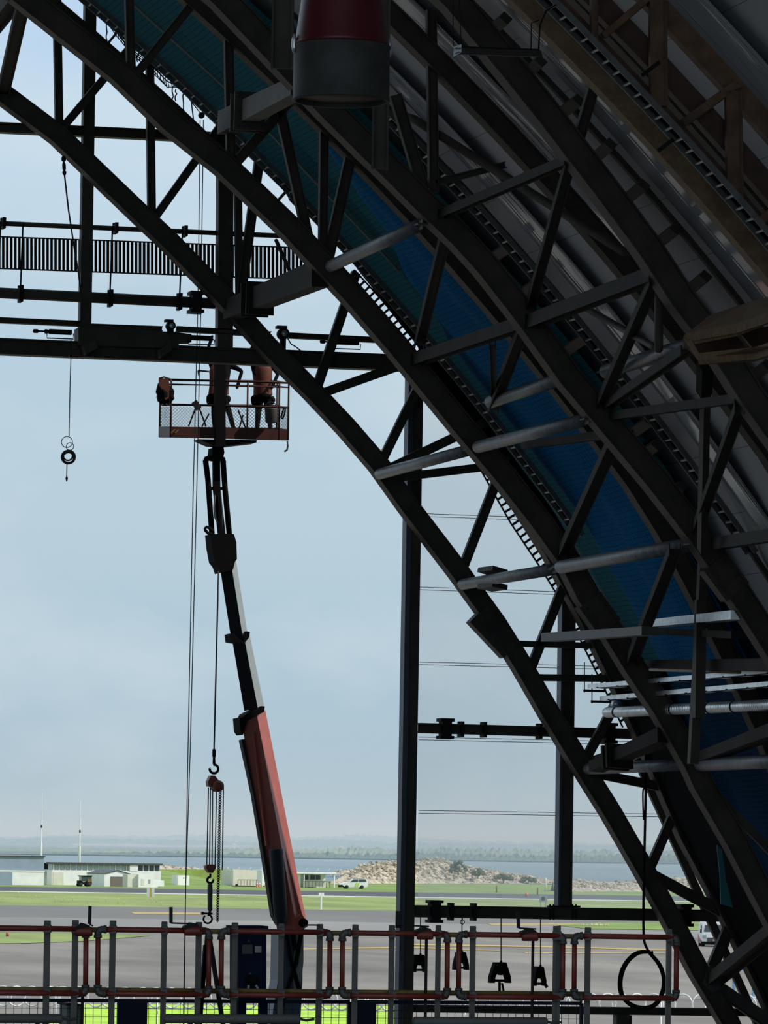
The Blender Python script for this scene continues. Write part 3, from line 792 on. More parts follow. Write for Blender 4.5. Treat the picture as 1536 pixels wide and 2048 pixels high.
# torn net and loose threads hanging from the ladder
def threads(name, px, Y, label, seed, tails):
    rnd = random.Random(seed)
    t = thing(name, label, 'netting', at(*px[0], Y))
    m = MB(); top = [at(x, y, Y) for x, y in px]
    lo = [at(x + dx, y + dy, Y - .1) for (x, y), (dx, dy) in zip(px, tails)]
    nr = 5
    for j in range(nr + 1):
        m.path([a.lerp(b, j / nr) + V((rnd.uniform(-.03, .03), 0, rnd.uniform(-.03, .03))) for a, b in zip(top, lo)], .011, 4)
    for a0, a1, b0, b1 in zip(top, top[1:], lo, lo[1:]):
        for i in range(6):
            m.path([a0.lerp(a1, i / 6), b0.lerp(b1, (i + rnd.uniform(-.4, .4)) / 6)], .009, 4)
    m.build('net', ROPE, t)
    return t, rnd
t, rnd = threads('torn_net', [(196, 12), (235, 55), (270, 92), (300, 120), (330, 150), (360, 172), (392, 196)], Y0 + .2, 'torn netting with loose threads under the upper cable ladder, against sky', 3, [(6, 14), (2, 22), (-10, 12), (-4, 14), (4, 24), (2, 4), (-4, 2)])
for (x, y, l) in ((213, 45, 48), (250, 70, 20), (275, 110, 14), (345, 172, 52), (352, 178, 24), (368, 180, 64), (385, 190, 66), (278, 98, 24), (395, 195, 15)):
    pts = [at(x + rnd.uniform(-3, 3) * (i > 0), y + l * i / 5, Y0 + .15) for i in range(6)]
    MB().path(pts, .014, 4).build('loose_thread', ROPE, t)
t, rnd = threads('torn_net', [(1350, 1620), (1362, 1650), (1374, 1680), (1388, 1705), (1405, 1733)], Y0 + .2, 'torn netting along the arch foot, lower right, against the hazy shore', 5, [(2, -12), (8, 2), (8, 0), (6, -4), (3, -4)])
for pts in ([(1378, 1686), (1372, 1692), (1373, 1703), (1376, 1712), (1370, 1718)], [(1376, 1700), (1375, 1715), (1378, 1727)], [(1372, 1690), (1367, 1678)], [(1342, 1585), (1338, 1598), (1343, 1590)]):
    MB().path([at(x, y, Y0 + .15) for x, y in pts], .02, 4).build('loose_thread', ROPE, t)
t, rnd = threads('torn_net', [(555, 360), (568, 378), (580, 392), (590, 405)], Y0 + .2, 'small wisp of torn netting above the slatted screen, beside a thin rod', 6, [(3, 8), (3, 8), (2, 8), (0, 6)])

# ------------------------------------------------------------------ steel frame of the open doorway
def member(name, a, b, wpx, h, label, cat, Y=YW, mt=STEEL, group=None, isec=True, parent=None):
    p, q = at(*a, Y), at(*b, Y)
    w = wpx * mpp((p + q) / 2)
    m = MB()
    if isec: m.ibar(p, q, w, h, (0, 1, 0), .03)
    else: m.bar(p, q, w, h)
    if parent: return m.build(name, mt, parent)
    return solo(name, m, mt, label, cat, group)
member('steel_post', (181, -60), (169, 672), 23, .26, 'tall dark steel post at left, rising from the doorway header to the arch', 'steel post', isec=False)
member('steel_post', (450, 235), (448, 702), 31, .3, 'broad dark steel post running down behind the crossing of arch and header beam', 'steel post', isec=False)
member('steel_post', (474, 250), (479, 612), 14, .16, 'slim steel post close beside the broad dark post', 'steel post', Y0 + .1, isec=False)
t = thing('steel_post', 'tall steel post with a blue-lit edge standing left of the pale sheeting', 'steel post', at(828, 745, YW))
base = at(807, 2250, YW); base.z = 0
pb_ = at(806, 2250, YW)
topp = at(829, 745, YW); w = 30 * mpp(topp)
ft = V((topp.x - .05, topp.y, 0.0))
MB().bar(topp, ft, w * .72, .30).build('web_face', STEEL, t)
MB().bar(topp + V((-w * .36, -.02, 0)), ft + V((-w * .36, -.02, 0)), .11, .36).build('flange', STEEL_SKYLIT, t)
MB().bar(topp + V((w * .43, .02, 0)), ft + V((w * .43, .02, 0)), .05, .36).build('flange', STEEL, t)
m = MB().bar(at(797, 1822, YW - .2), at(796, 1856, YW - .2), .1, .1); m.build('bracket', DARK, t)
t = thing('steel_post', 'steel post bolted onto the low horizontal beam, in front of the pale sheeting', 'steel post', at(1127, 1812, YW))
p, q = at(1134, 1195, YW), at(1126, 1812, YW); w = 29 * mpp(q)
MB().bar(p, q, w * .8, .26).build('web_face', STEEL, t)
MB().bar(p + V((-w * .42, 0, 0)), q + V((-w * .42, 0, 0)), .05, .34).build('flange', STEEL_SKYLIT, t)
MB().bar(p + V((w * .42, 0, 0)), q + V((w * .42, 0, 0)), .05, .34).build('flange', STEEL, t)
m = MB().bar(at(1098, 1813, YW), at(1156, 1813, YW), .04, .4)
for x in (1100, 1107, 1145, 1152):
    m.lathe(at(x, 1808, YW - .12), at(x, 1840, YW - .12) - at(x, 1808, YW - .12), [(.018, 0), (.018, 1)], 6)
m.build('base_plate', DARK, t)

def beam(a, b, wpx, label, h=.3, Y=YW, clips=(), coup=(), mt=STEEL, cat='steel beam', tube=False):
    p, q = at(*a, Y), at(*b, Y); w = wpx * mpp((p + q) / 2)
    t = thing('horizontal_beam', label, cat, p)
    if tube: MB().tube(p, q, w / 2, 14).build('beam', mt, t)
    else: MB().ibar(p, q, w, h, (0, 1, 0), .03).build('beam', mt, t)
    d = (q - p).normalized(); u = perp(d, (0, 0, 1))[0]
    for x in clips:
        c = p.lerp(q, (x - a[0]) / (b[0] - a[0]))
        m = MB().bar(c - u * (w * .5 + .06), c + u * (w * .5 + .06), .07, h + .06)
        m.bar(c + u * (w * .5 + .04) - d * .06, c + u * (w * .5 + .04) + d * .06, .04, .1)
        m.build('clip', DARK, t)
    for x in coup:
        c = p.lerp(q, (x - a[0]) / (b[0] - a[0]))
        m = MB().bar(c - u * (w * .5 + .1), c + u * (w * .5 + .1), .2, h + .1)
        for s in (-1, 1):
            m.bar(c + u * (s * (w * .5 + .08)) - d * .15, c + u * (s * (w * .5 + .08)) + d * .15, .07, h + .14)
        m.build('coupler', DARK, t)
    return t
beam((-80, 252), (440, 276), 20, 'uppermost horizontal beam across the left part of the doorway, under the arch')
beam((-80, 443), (612, 474), 10, 'round rail above the slatted screen', tube=True, clips=(5, 228, 367))
beam((-80, 582), (430, 607), 22, 'dark round beam below the slatted screen, clamped to the drop rods', tube=True, clips=(40, 219, 358), coup=(391,))
beam((-80, 690), (815, 727), 32, 'wide main header beam of the doorway, in front of the workers heads', h=.4)
beam((836, 1456), (1268, 1468), 20, 'mid-height horizontal beam in front of the pale sheeting', clips=(921, 966, 1077), coup=(890, 1217))
beam((815, 1822), (1456, 1832), 24, 'low horizontal beam with wire hangers under the pale sheeting', clips=(900, 945), coup=(868, 1368))
beam((790, 2016), (1600, 2026), 15, 'lowest dark beam behind the guardrail, at bottom right', Y=YW + .1)
m = MB().bar(at(1245, 2030, YW), V((at(1245, 2030, YW).x, YW, 0)), .35, .3)
solo('steel_post', m, STEEL, 'short steel post under the lowest dark beam, right of centre', 'steel post')
# drop rods between the two round rails
for k, (xa, ya, xb, yb) in enumerate(((46, 445, 40, 602), (225, 452, 219, 612), (365, 462, 358, 620), (1, 444, -3, 590))):
    m = MB().tube(at(xa, ya, YW - .18), at(xb, yb, YW - .18), .02, 6)
    solo('drop_rod', m, DARK, 'thin drop rod crossing the slatted screen, ' + ['near its left end', 'right of the tall left post', 'where the doorway arch crosses', 'at the picture edge'][k], 'rod', 'drop rods of the slatted screen')
# slatted screen
t = thing('slatted_screen', 'band of upright dark slats with gaps of sky between', 'louvre screen', at(-60, 505, YW + .2))
m = MB(); x = -66.0
while x < 614:
    y0 = 473 + (x) * .0372; m.bar(at(x, y0 - 0.5, YW + .2), at(x, y0 + 64, YW + .2), .05, .06); x += 8.05
m.build('slat_row', DARK, t)
for dy in (0.5, 64):
    MB().bar(at(-68, 473 + dy - 2.5, YW + .24), at(616, 496 + dy - .5, YW + .24), .028, .03).build('edge_strip', DARK, t)
# sliding-door track pieces, motor and lamps over the header
def trk(a, b, wpx, label, Y=YW - .05):
    p, q = at(*a, Y), at(*b, Y); w = wpx * mpp(p)
    return solo('track_rail', MB().ibar(p, q, w, .2), STEEL, label, 'track rail', 'track rails above the header')
trk((-80, 637), (165, 648), 11, 'track rail above the header at far left')
trk((165, 652), (324, 658), 10, 'track rail just right of the tall left post')
trk((352, 658), (541, 669), 11, 'track rail between the two cameras on the header')
trk((576, 671), (752, 680), 11, 'track rail at right, beyond the second camera')
m = MB().prism([at(x, y, YW - .3) for x, y in ((157, 655), (352, 664), (383, 668), (383, 684), (358, 684), (358, 697), (157, 690))], V((0, .5, 0)))
solo('header_box', m, STEEL, 'dark boxed-in section on top of the header beam', 'casing')
for k, pts in enumerate((((165, 690), (190, 680), (196, 695), (172, 710)), ((318, 700), (340, 685), (344, 700), (322, 716)))):
    m = MB().prism([at(x, y, YW - .55) for x, y in pts], V((0, .45, 0)))
    solo('support_plate', m, STEEL, ['left', 'right'][k] + ' slanted support plate on the front of the header box', 'plate')
for k, (x0, y0) in enumerate(((98, 663), (380, 675), (672, 684))):
    t = thing('tube_lamp', ['slim lamp housing with wire guard under the far left track rail', 'slim lamp housing with wire guard under the track rail beside the posts', 'slim lamp housing with wire guard under the right track rail'][k], 'lamp', at(x0, y0, YW - .25))
    MB().bar(at(x0, y0, YW - .25), at(x0 + 45, y0 + 2, YW - .25), .1, .14).build('housing', DARK, t)
    m = MB().path([at(x0 - 4, y0 + 1, YW - .3), at(x0 - 4, y0 + 13, YW - .3), at(x0 + 49, y0 + 15, YW - .3), at(x0 + 49, y0 + 4, YW - .3)], .014, 5)
    m.build('wire_guard', DARK, t)
    MB().lathe(at(x0 - 32, y0 - 1, YW - .25), at(x0, y0, YW - .25) - at(x0 - 32, y0 - 1, YW - .25), [(.025, 0), (.045, .05), (.045, .3), (.02, .34), (.02, .7), (.05, .75), (.05, .9), (.02, 1)], 8).build('connector', DARK, t)
for k, (x, y, s) in enumerate(((341, 652, 1.0), (566, 668, 1.3))):
    t = thing('camera_head', ['small round camera head on the header left of the posts', 'larger camera head on a bracket standing on the header beam'][k], 'camera', at(x, y, YW - .4))
    k_ = mpp(at(x, y, YW)) * s
    c = at(x, y, YW - .45)
    MB().lathe(c - V((0, .15, 0)), V((0, .3, 0)), [(7 * k_, 0), (9 * k_, .15), (9 * k_, .8), (6 * k_, 1)], 16).build('barrel', DARK, t)
    MB().lathe(c - V((.0, .17, 0)), V((0, .03, 0)), [(5 * k_, 0), (5 * k_, 1)], 14).build('lens', GALV, t)
    MB().box(c + V((-.04, 0, 10 * k_)), V((8 * k_, 0, 0)), V((0, .1, 0)), V((0, 0, 2.2 * k_))).build('top_plate', DARK, t)
    MB().bar(c + V((0, 0, -6 * k_)), c + V((0.02, .1, -22 * k_ if k else -12 * k_)), .12, .1).build('bracket', DARK, t)
m = MB().path([at(575, 676, YW - .4), at(582, 688, YW - .4), at(592, 694, YW - .4), at(601, 701, YW - .3)], .014, 5)
solo('power_cable', m, ROPE, 'thin black cable running from the larger camera head to the header', 'cable')

# pale see-through sheeting hung across the right part of the doorway
SHEET = clear('milky_sheet', (0.95, 0.95, 0.92), 0.17, 0.8)
t = thing('translucent_sheet', 'pale see-through sheeting closing the right part of the doorway', 'sheeting', at(840, 1813, YW + .4))
MB().prism([at(x, y, YW + .17) for x, y in ((836, 735), (836, 1815), (1462, 1822), (1400, 1680), (1330, 1560), (1260, 1420), (1150, 1220), (1060, 1070), (975, 930), (880, 790))], V((0, .01, 0))).build('sheet', SHEET, t)
for ya, yb, xr in ((1027, 1034, 1040), (1174, 1184, 1130), (1324, 1333, 1215), (1474, 1484, 1290), (1621, 1629, 1368)):
    for d in (0, 5.5):
        MB().bar(at(838, ya + d, YW + .155), at(xr, yb + d, YW + .155), .013, .01).build('seam', GREYST, t)
# bluish lining of the arch foot, right of the sheeting
m = MB().sweep([arc(math.radians(55.8 + 13 * i / 16), 106.7, outoff(math.radians(55.8 + 13 * i / 16)) + .35) for i in range(17)], rect(.9, 2.6))
solo('foot_casing', m, BLACK, 'dark casing closing the foot of the doorway arch at lower right', 'casing')
m = MB().bar(at(1273, 1517, Y0 + .6), at(1520, 2058, Y0 + .6), .17, .14)
solo('brace_bar', m, STEEL, 'long steep flat brace crossing behind the foot of the doorway arch', 'brace')
m = MB().bar(at(1408, 1110, 95.2), at(1386, 1528, 95.2), .18, .2)
m.bar(at(1401, 1200, 94.95), at(1398, 1436, 94.95), .2, .16)
solo('hanger_post', m, STEEL, 'upright dark post in front of the silver duct, linking two arches', 'steel post')
m = MB().prism([at(x, y, Y0 - .25) for x, y in ((1404, 1968), (1420, 1930), (1452, 1942), (1447, 1978), (1425, 1985))], V((0, .5, 0)))
for x, y in ((1412, 1962), (1424, 1970), (1440, 1974), (1444, 1960)):
    m.lathe(at(x, y, Y0 - .3), V((0, .06, 0)), [(.03, 0), (.03, 1)], 6)
solo('gusset_plate', m, GREYST, 'grey bolted gusset plate at the foot of the doorway arch', 'plate')
m = MB().bar(at(1442, 1978, Y0), at(1545, 2048, Y0), .26, .2)
solo('brace_bar', m, GREYST, 'short brace running down right from the bolted gusset plate', 'brace')
m = MB().prism([at(x, y, 105.5) for x, y in ((1434, 1690), (1444, 1700), (1452, 1760), (1466, 1815), (1442, 1808), (1440, 1750))], V((0, .04, 0)))
solo('cloth_strip', m, mat('teal_cloth', (0.05, 0.24, 0.27), .8), 'torn teal cloth strip hanging at the arch foot', 'cloth')

m = MB().bar(at(1402, 1560, Y1), at(1560, 1722, Y1), .16, .14)
solo('brace_bar', m, STEEL, 'flat brace fanning out right from the second arch foot over dark netting', 'brace')
# silver duct and the bright trays above it
p, q = at(1214, 1425, 103.5), at(1570, 1409, 93); d = q - p; r = 10.5 * mpp(p)
t = thing('spiral_duct', 'silver spiral duct running off to the right below the cable trays', 'duct', p)
prof = []; n = 110
for i in range(n):
    prof += [(r, i / n), (r, (i + .82) / n), (r * 1.03, (i + .86) / n), (r * 1.03, (i + .96) / n)]
MB().lathe(p, d, prof + [(r, 1)], 24).build('tube', GALV, t)
for f in (.06, .395, .6, .735):
    c = p + d * f
    MB().lathe(c, d.normalized() * .06, [(r * 1.08, 0), (r * 1.08, 1)], 24).build('hanging_band', DARK, t)
MB().lathe(p + V((.2, 0, .33)), V((.0, 0, -.2)), [(.03, 0), (.12, .6), (.13, 1)], 12).build('cone_fitting', GALV, t)
for k, (a, b, w, lb) in enumerate((((1190, 1376), (1575, 1343), .1, 'upper bright cable tray above the silver duct'), ((1214, 1400), (1575, 1369), .1, 'lower bright cable tray just above the silver duct'))):
    p, q = at(*a, 102.5), at(*b, 94); d = q - p; s, u = perp(d, (1, 0, 0))
    t = thing('cable_tray', lb, 'cable tray', p, 'bright cable trays over the duct')
    m = MB().box((p + q) / 2, d / 2, s * .16, u * .008)
    for e in (-1, 1): m.box((p + q) / 2 + s * (e * .16) + u * .03, d / 2, s * .008, u * .045)
    m.build('tray', GALV, t)
    for i in range(9):
        MB().box(p + d * ((i + .5) / 9) - u * .015, d.normalized() * .02, s * .19, u * .012).build('joint_strap', DARK, t)
for k, (x, y0, y1, xr) in enumerate(((1169, 1354, 1381, 1212), (1184, 1378, 1403, 1222))):
    t = thing('trapeze_hanger', ['upper', 'lower'][k] + ' thin trapeze bar sticking out left of the cable trays, against pale sheeting', 'hanger', at(x, y1, 102.6))
    MB().bar(at(x - 2, y1, 102.6), at(xr, y1 + 1, 102.6), .05, .05).build('bar', DARK, t)
    MB().tube(at(x, y0 - 30, 102.6), at(x, y1 + 4, 102.6), .012, 5).build('rod', DARK, t)
for k, (a, b, lb) in enumerate((((1368, 1333), (1560, 1342), 'thin pale conduit above the cable trays, upper one'), ((1414, 1334), (1560, 1341), 'thin pale conduit above the cable trays, short one'), ((1300, 1339), (1480, 1345), 'thin dull conduit behind the upright dark post'))):
    solo('conduit', MB().tube(at(*a, 98), at(*b, 94), .03, 8), mat('conduit_' + 'abc'[k], (.35, .29, .22), .5), lb, 'conduit', 'conduits over the cable trays')

# ------------------------------------------------------------------ red exhaust hood, hanger posts, lamp, timber box beam
hc = dep(682, 150, 60)
k_ = 60 / F
up = cu
t = thing('exhaust_hood', 'dark red tapered hood with a grey open cylinder below, hanging at top centre', 'hood', hc)
cb = dep(682, 203, 60); ct = dep(682, 92, 60)
zb, zt = cb.z, ct.z
ax = V((0, 0, zt - zb))
R_ = 98 * k_
MB().lathe(cb, ax, [(R_ * .93, .0), (R_ * .97, 0.0), (R_, .012), (R_, .03), (R_ * .985, .05), (R_ * .985, .95), (R_ * 1.0, .97), (R_ * 1.0, 1.0), (R_ * .93, 1.0), (R_ * .93, 0.0)], 48, False).build('grey_band', HOODG, t, 'dull grey metal cylinder')
toph = dep(682, -190, 60).z - zt
MB().lathe(V((cb.x, cb.y, zt)), V((0, 0, toph)), [(R_ * .985, 0), (R_ * .96, .03), (R_ * .78, .5), (R_ * .66, .8), (R_ * .4, 1.0)], 48).build('red_cone', MAROON, t)
MB().lathe(cb + V((0, 0, .05)), V((0, 0, .05)), [(R_ * .92, 0), (R_ * .92, 1)], 40).build('inner_lining', TIMBER2, t)
m = MB()
for s in (-1, 1):
    m.lathe(V((cb.x + s * R_ * 1.0, cb.y, zt - .1)), V((0, 0, .22)), [(.02, 0), (.03, .3), (.03, .7), (.015, 1)], 8)
    c = m.build('latch', GALV, t); m = MB()
ztop = dep(682, -190, 60).z
roofz = AZ + math.sqrt((AR + 2.6) ** 2 - (cb.x - AU) ** 2)
MB().tube(V((cb.x, cb.y, ztop - .1)), V((cb.x, cb.y, roofz + .2)), .06, 10).build('drop_pipe', HOODG, t)
def hpost(x0, x1, yb, Yd, label):
    a = dep((x0 + x1) / 2, yb, Yd); w = (x1 - x0) * Yd / F
    t = thing('hanger_post', label, 'steel post', a)
    zr = AZ + math.sqrt((AR + 2.7) ** 2 - (a.x - AU) ** 2)
    m = MB().bar(a, V((a.x, a.y, zr)), w * .96, .05, cf)
    m.build('web_plate', STEEL, t)
    for s in (-1, 1):
        MB().bar(a + cr * (s * w * .47), V((a.x, a.y, zr)) + cr * (s * w * .47), .03, .22, cf).build('flange', STEEL, t)
hpost(543, 585, 137, 66, 'dark steel hanger post at the left of the red hood')
hpost(744, 775, 338, 66, 'dark steel hanger post ending below the red hood at its right')
t = thing('hanging_lamp', 'long grey hanging lamp with a pale label on its end, below the roof at top', 'lamp', dep(990, 105, 72))
p, q = dep(924, 103, 72), dep(1078, 108, 74.5)
d = q - p; s, u = perp(d, (0, 0, 1))
k_ = 72 / F
MB().prism([p + u * (8 * k_) - s * (6 * k_), p - u * (8 * k_) - s * (6 * k_), p - u * (5 * k_) + s * (7 * k_), p + u * (5 * k_) + s * (7 * k_)], d).build('housing', HOODG, t)
MB().bar(p + s * (8 * k_), q + s * (8 * k_), .03, .03).build('top_rail', DARK, t)
e1 = [dep(x, y, 71.8) for x, y in ((908, 94), (923, 88), (923, 104), (906, 114))]
MB().prism(e1, cf * .04).build('end_label', mat('end_label_white', (.8, .86, .92), .5), t, 'pale end plate with dark marks')
m = MB()
for x in (909, 913, 917, 920): m.bar(dep(x, 98, 71.78), dep(x + 2, 95, 71.78), .012, .01)
m.bar(dep(910, 107, 71.78), dep(920, 104, 71.78), .008, .01)
m.build('end_marking', DARK, t)
MB().path([dep(1062, 98, 74.3), dep(1063, 46, 74.3), dep(1078, 40, 74.3)], .01, 5).build('suspension_wire', DARK, t)
MB().path([dep(1077, 104, 74.5), dep(1080, 50, 74.5), dep(1092, 22, 75), dep(1112, 10, 75.5)], .014, 5).build('power_cord', DARK, t)
MB().path([dep(907, 92, 72), dep(906, 40, 72), dep(907, -70, 72)], .006, 4).build('suspension_wire', DARK, t)
MB().path([dep(923, 92, 72), dep(920, 40, 72), dep(915, -70, 72)], .006, 4).build('suspension_wire', DARK, t)

# open timber box beam coming in from the right
t = thing('timber_box_beam', 'open-ended brown timber box beam coming in from the right edge', 'timber beam', dep(1480, 660, 66))
D1, D2 = 66, 64
def quad(name, px, th, mt, lb=None):
    ps = [dep(x, y, d_) for x, y, d_ in px]
    nrm = (ps[1] - ps[0]).cross(ps[2] - ps[0]).normalized()
    if nrm.dot(cf) < 0: nrm = -nrm
    return MB().prism(ps, nrm * th).build(name, mt, t, lb)
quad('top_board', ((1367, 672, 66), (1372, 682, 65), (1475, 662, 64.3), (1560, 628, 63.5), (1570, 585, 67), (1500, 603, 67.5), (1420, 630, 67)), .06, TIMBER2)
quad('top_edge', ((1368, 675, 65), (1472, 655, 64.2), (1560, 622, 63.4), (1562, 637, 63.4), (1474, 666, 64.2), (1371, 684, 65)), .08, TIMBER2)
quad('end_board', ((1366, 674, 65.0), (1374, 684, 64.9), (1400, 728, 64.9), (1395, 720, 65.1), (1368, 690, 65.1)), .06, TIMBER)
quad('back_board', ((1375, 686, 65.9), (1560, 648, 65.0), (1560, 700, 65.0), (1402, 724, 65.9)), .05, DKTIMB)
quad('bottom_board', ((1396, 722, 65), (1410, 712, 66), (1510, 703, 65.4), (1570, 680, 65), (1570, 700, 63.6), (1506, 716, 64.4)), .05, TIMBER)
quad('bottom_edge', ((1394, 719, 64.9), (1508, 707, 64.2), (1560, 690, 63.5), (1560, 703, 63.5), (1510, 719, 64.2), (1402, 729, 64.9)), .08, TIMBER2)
quad('inner_rib', ((1476, 664, 64.5), (1479, 663, 64.5), (1506, 697, 64.5), (1503, 699, 64.5)), .5, TIMBER)
a = dep(1556, 663, 65.5); e = arc(math.acos((a.z - AZ) / (AR + 2.7)), a.y - 2.0, 2.7)
m = MB()
for z_ in (.2, -.2): m.bar(a + V((0, 0, z_)), e + V((0, 0, z_)), .07, .5, (0, 1, 0))
m.build('beam_run', TIMBER2, t)
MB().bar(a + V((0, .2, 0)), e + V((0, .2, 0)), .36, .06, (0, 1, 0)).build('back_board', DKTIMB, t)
t = thing('steel_post', 'dark steel post under the timber box beam, behind the nearest arch', 'steel post', dep(1403, 1120, 88))
MB().bar(at(1412, 730, 86), at(1404, 1100, 90), .13, .16).build('shaft', STEEL, t)
MB().bar(at(1410, 728, 85.5), at(1408, 785, 86.2), .22, .2).build('bracket', DARK, t)

# ------------------------------------------------------------------ truck-crane boom with man basket, just outside the doorway
YB = 111.5
def B(x, y, dy=0.0): return at(x, y, YB + dy)
t = thing('crane_boom', 'orange-red telescopic crane boom with a grey mid section and black lattice jib, just outside', 'crane', V((B(590, 2000).x, YB, 0)))
def boxsec(name, a, b, wa, wb, skew, mt_, side, lb=None):
    # a boom section seen on its corner: front face and narrower right flank
    p, q = B(*a), B(*b); d = (q - p).normalized()
    right = cr - d * cr.dot(d); right.normalize()
    fwd = right.cross(d); 
    if fwd.dot(cf) < 0: fwd = -fwd
    vs = []
    for e, w in ((p, wa), (q, wb)):
        w = w * mpp(e)
        l = e - right * (w / 2); r_ = e + right * (w / 2); c = l + right * (w * skew)
        vs += [l + fwd * .0, c - fwd * .06, r_ + fwd * .42, l + right * (w * (1 - skew)) + fwd * .5]
    fs = [(0, 1, 5, 4), (1, 2, 6, 5), (2, 3, 7, 6), (3, 0, 4, 7), (3, 2, 1, 0), (4, 5, 6, 7)]
    o = MB().add(vs, fs).build(name, mt_, t, lb)
    if side:
        o.data.polygons[1].material_index = 1
    return o
boxsec('outer_section', (585, 1862), (505, 1425), 60, 50, .66, [BOOMR], False)
boxsec('middle_section', (508, 1418), (480, 1268), 40, 35, .7, [DARK, BOOMG], True, 'boom section with shaded front coloured dark and sunlit flank grey-white')  # shade put into the dark front face, flank kept pale as sunlit
boxsec('inner_section', (478, 1272), (455, 1125), 33, 33, .72, [DARK, BOOMG], True, 'boom section with shaded front coloured dark and sunlit flank grey-white')
def bb(name, pts, dy, th, mt_, lb=None):
    return MB().prism([B(x, y, dy) for x, y in pts], V((0, th, 0))).build(name, mt_, t, lb)
bb('collar', ((479, 1436), (489, 1434), (492, 1428), (524, 1412), (530, 1413), (528, 1424), (494, 1441), (486, 1470), (481, 1462)), -.12, .7, BLACK)
bb('collar', ((460, 1268), (466, 1266), (486, 1283), (494, 1262), (500, 1264), (499, 1274), (488, 1288), (462, 1283)), -.1, .6, BLACK)
bb('boom_head', ((421, 1068), (462, 1067), (468, 1068), (473, 1085), (474, 1118), (470, 1124), (466, 1140), (441, 1146), (436, 1132), (429, 1123), (424, 1096)), -.15, .6, BLACK)
m = MB()
m.path([B(424, 1068, -.2), B(416, 1066, -.2), B(411, 1061, -.2), B(410, 1057, -.2), B(413, 1054, -.2), B(419, 1056, -.2), B(426, 1062, -.2)], .035, 8); m.build('lifting_eye', BLACK, t)
for k, pts in enumerate((((411, 921), (416, 960), (424, 1070)), ((446, 921), (450, 977), (459, 1072)))):
    MB().path([B(x, y) for x, y in pts], .065, 10).build('jib_tube', BLACK, t)
MB().path([B(411, 924), B(413, 918), B(420, 916), B(440, 916), B(445, 918), B(447, 926)], .065, 8).build('jib_top_bar', BLACK, t)
MB().bar(B(414, 977), B(452, 977), .07, .08).build('jib_cross_bar', BLACK, t)
MB().sweep([B(432, 890), B(433, 977), B(444, 1075)], rect(.15, .15)).build('jib_centre_arm', BLACK, t)
MB().path([B(430, 990, -.12), B(428, 1015, -.12), B(430, 1035, -.12), B(435, 1046, -.12)], .02, 6).build('hose', ROPE, t)
MB().path([B(441, 985, -.12), B(444, 1020, -.12), B(443, 1060, -.12)], .02, 6).build('hose', ROPE, t)
bb('basket_mount', ((426, 895), (424, 912), (430, 920), (445, 919), (449, 905), (447, 893)), -.2, .5, BLACK)
MB().bar(B(440, 893, -.55), B(439, 700, -.55), .22, .2).build('mast', BLACK, t)
CYL = mat('dark_blue_cylinder', (.022, .027, .036), .6, spec=.2)
p, q = B(552, 1697, -.35), B(563, 1850, -.35)
MB().lathe(p, q - p, [(.14, 0), (.155, .02), (.155, .9), (.12, .93), (.12, 1)], 18).build('lift_cylinder', CYL, t)
bb('side_guard', ((483, 1480), (489, 1478), (552, 1815), (556, 1850), (546, 1832), (528, 1716), (507, 1590)), -.05, .3, DARK)
bb('side_rail', ((505, 1465), (508, 1465), (535, 1690), (532, 1692)), -.22, .1, BOOMR)
bb('flank_ridge', ((566, 1700), (570, 1698), (606, 1836), (600, 1850)), .05, .25, BOOMR)
bb('pivot_lug', ((585, 1838), (604, 1828), (614, 1845), (607, 1862), (588, 1862)), -.25, .6, BOOMR)
MB().lathe(B(608, 1846, -.35), V((0, .8, 0)), [(.1, 0), (.1, 1)], 14).build('pivot_pin', BLACK, t)
# turret and folding base, down to the ground
def zg(x, y, dy=0): 
    p = B(x, y, dy); return V((p.x, p.y, 0.0))
m = MB().prism([B(558, 1862), B(606, 1862), B(605, 1960), B(600, 2060), zg(640, 2060), zg(520, 2060), B(540, 2060), B(556, 1960)], V((0, .8, 0)))
m.build('turret', mat('blue_grey_turret', (.05, .07, .11), .5), t)
m = MB().prism([B(594, 1868, -.05), B(607, 1866, -.05), B(607, 1925, -.05), B(600, 1985, -.05), B(588, 1990, -.05), B(586, 1940, -.05)], V((0, .1, 0)))
m.build('turret_panel', BOOMG, t, 'pale grey curved panel')
for pts in (((572, 1868), (580, 1915), (590, 1950), (600, 1985)), ((602, 1868), (592, 1925), (572, 1985), (552, 2048)), ((586, 1870), (590, 1900))):
    MB().sweep([B(x, y, -.2) for x, y in pts], rect(.08, .1)).build('linkage', BLACK, t)
MB().cube(zg(500, 2040).x, zg(660, 2040).x, YB - .9, YB + 1.9, 0, .9).build('truck_bed', DARK, t)
t_boom = t

# man basket
t = thing('man_basket', 'orange-red work basket with mesh sides on the boom tip, under the header beam', 'basket', B(450, 880))
FL, FR = (341, 872), (577, 880)
BL, BR = (319, 872), (556, 872)
dn = V((0, 0, 1))
P0, P1 = B(341, 874, -.5), B(576, 880, -.5)
P3, P2 = B(319, 874, .4), B(553, 876, .4)
hz_ = lambda p, h: V((p.x, p.y, p.z + h))
for a, b in ((P0, P1), (P1, P2), (P2, P3), (P3, P0)):
    MB().bar(hz_(a, .11), hz_(b, .11), .24, .03, (b - a).cross(dn)).build('kick_plate', BASKR, t)
MB().prism([P0, P1, P2, P3], V((0, 0, .04))).build('floor_plate', BASKR, t)
MB().prism([B(397, 878, -.45), B(410, 884, -.45), B(424, 890, -.45), B(452, 892, -.45), B(513, 885, -.45), B(514, 880, -.45)], V((0, .6, 0))).build('floor_support', DARK, t)
TOPH, MIDH = 1.27, .72
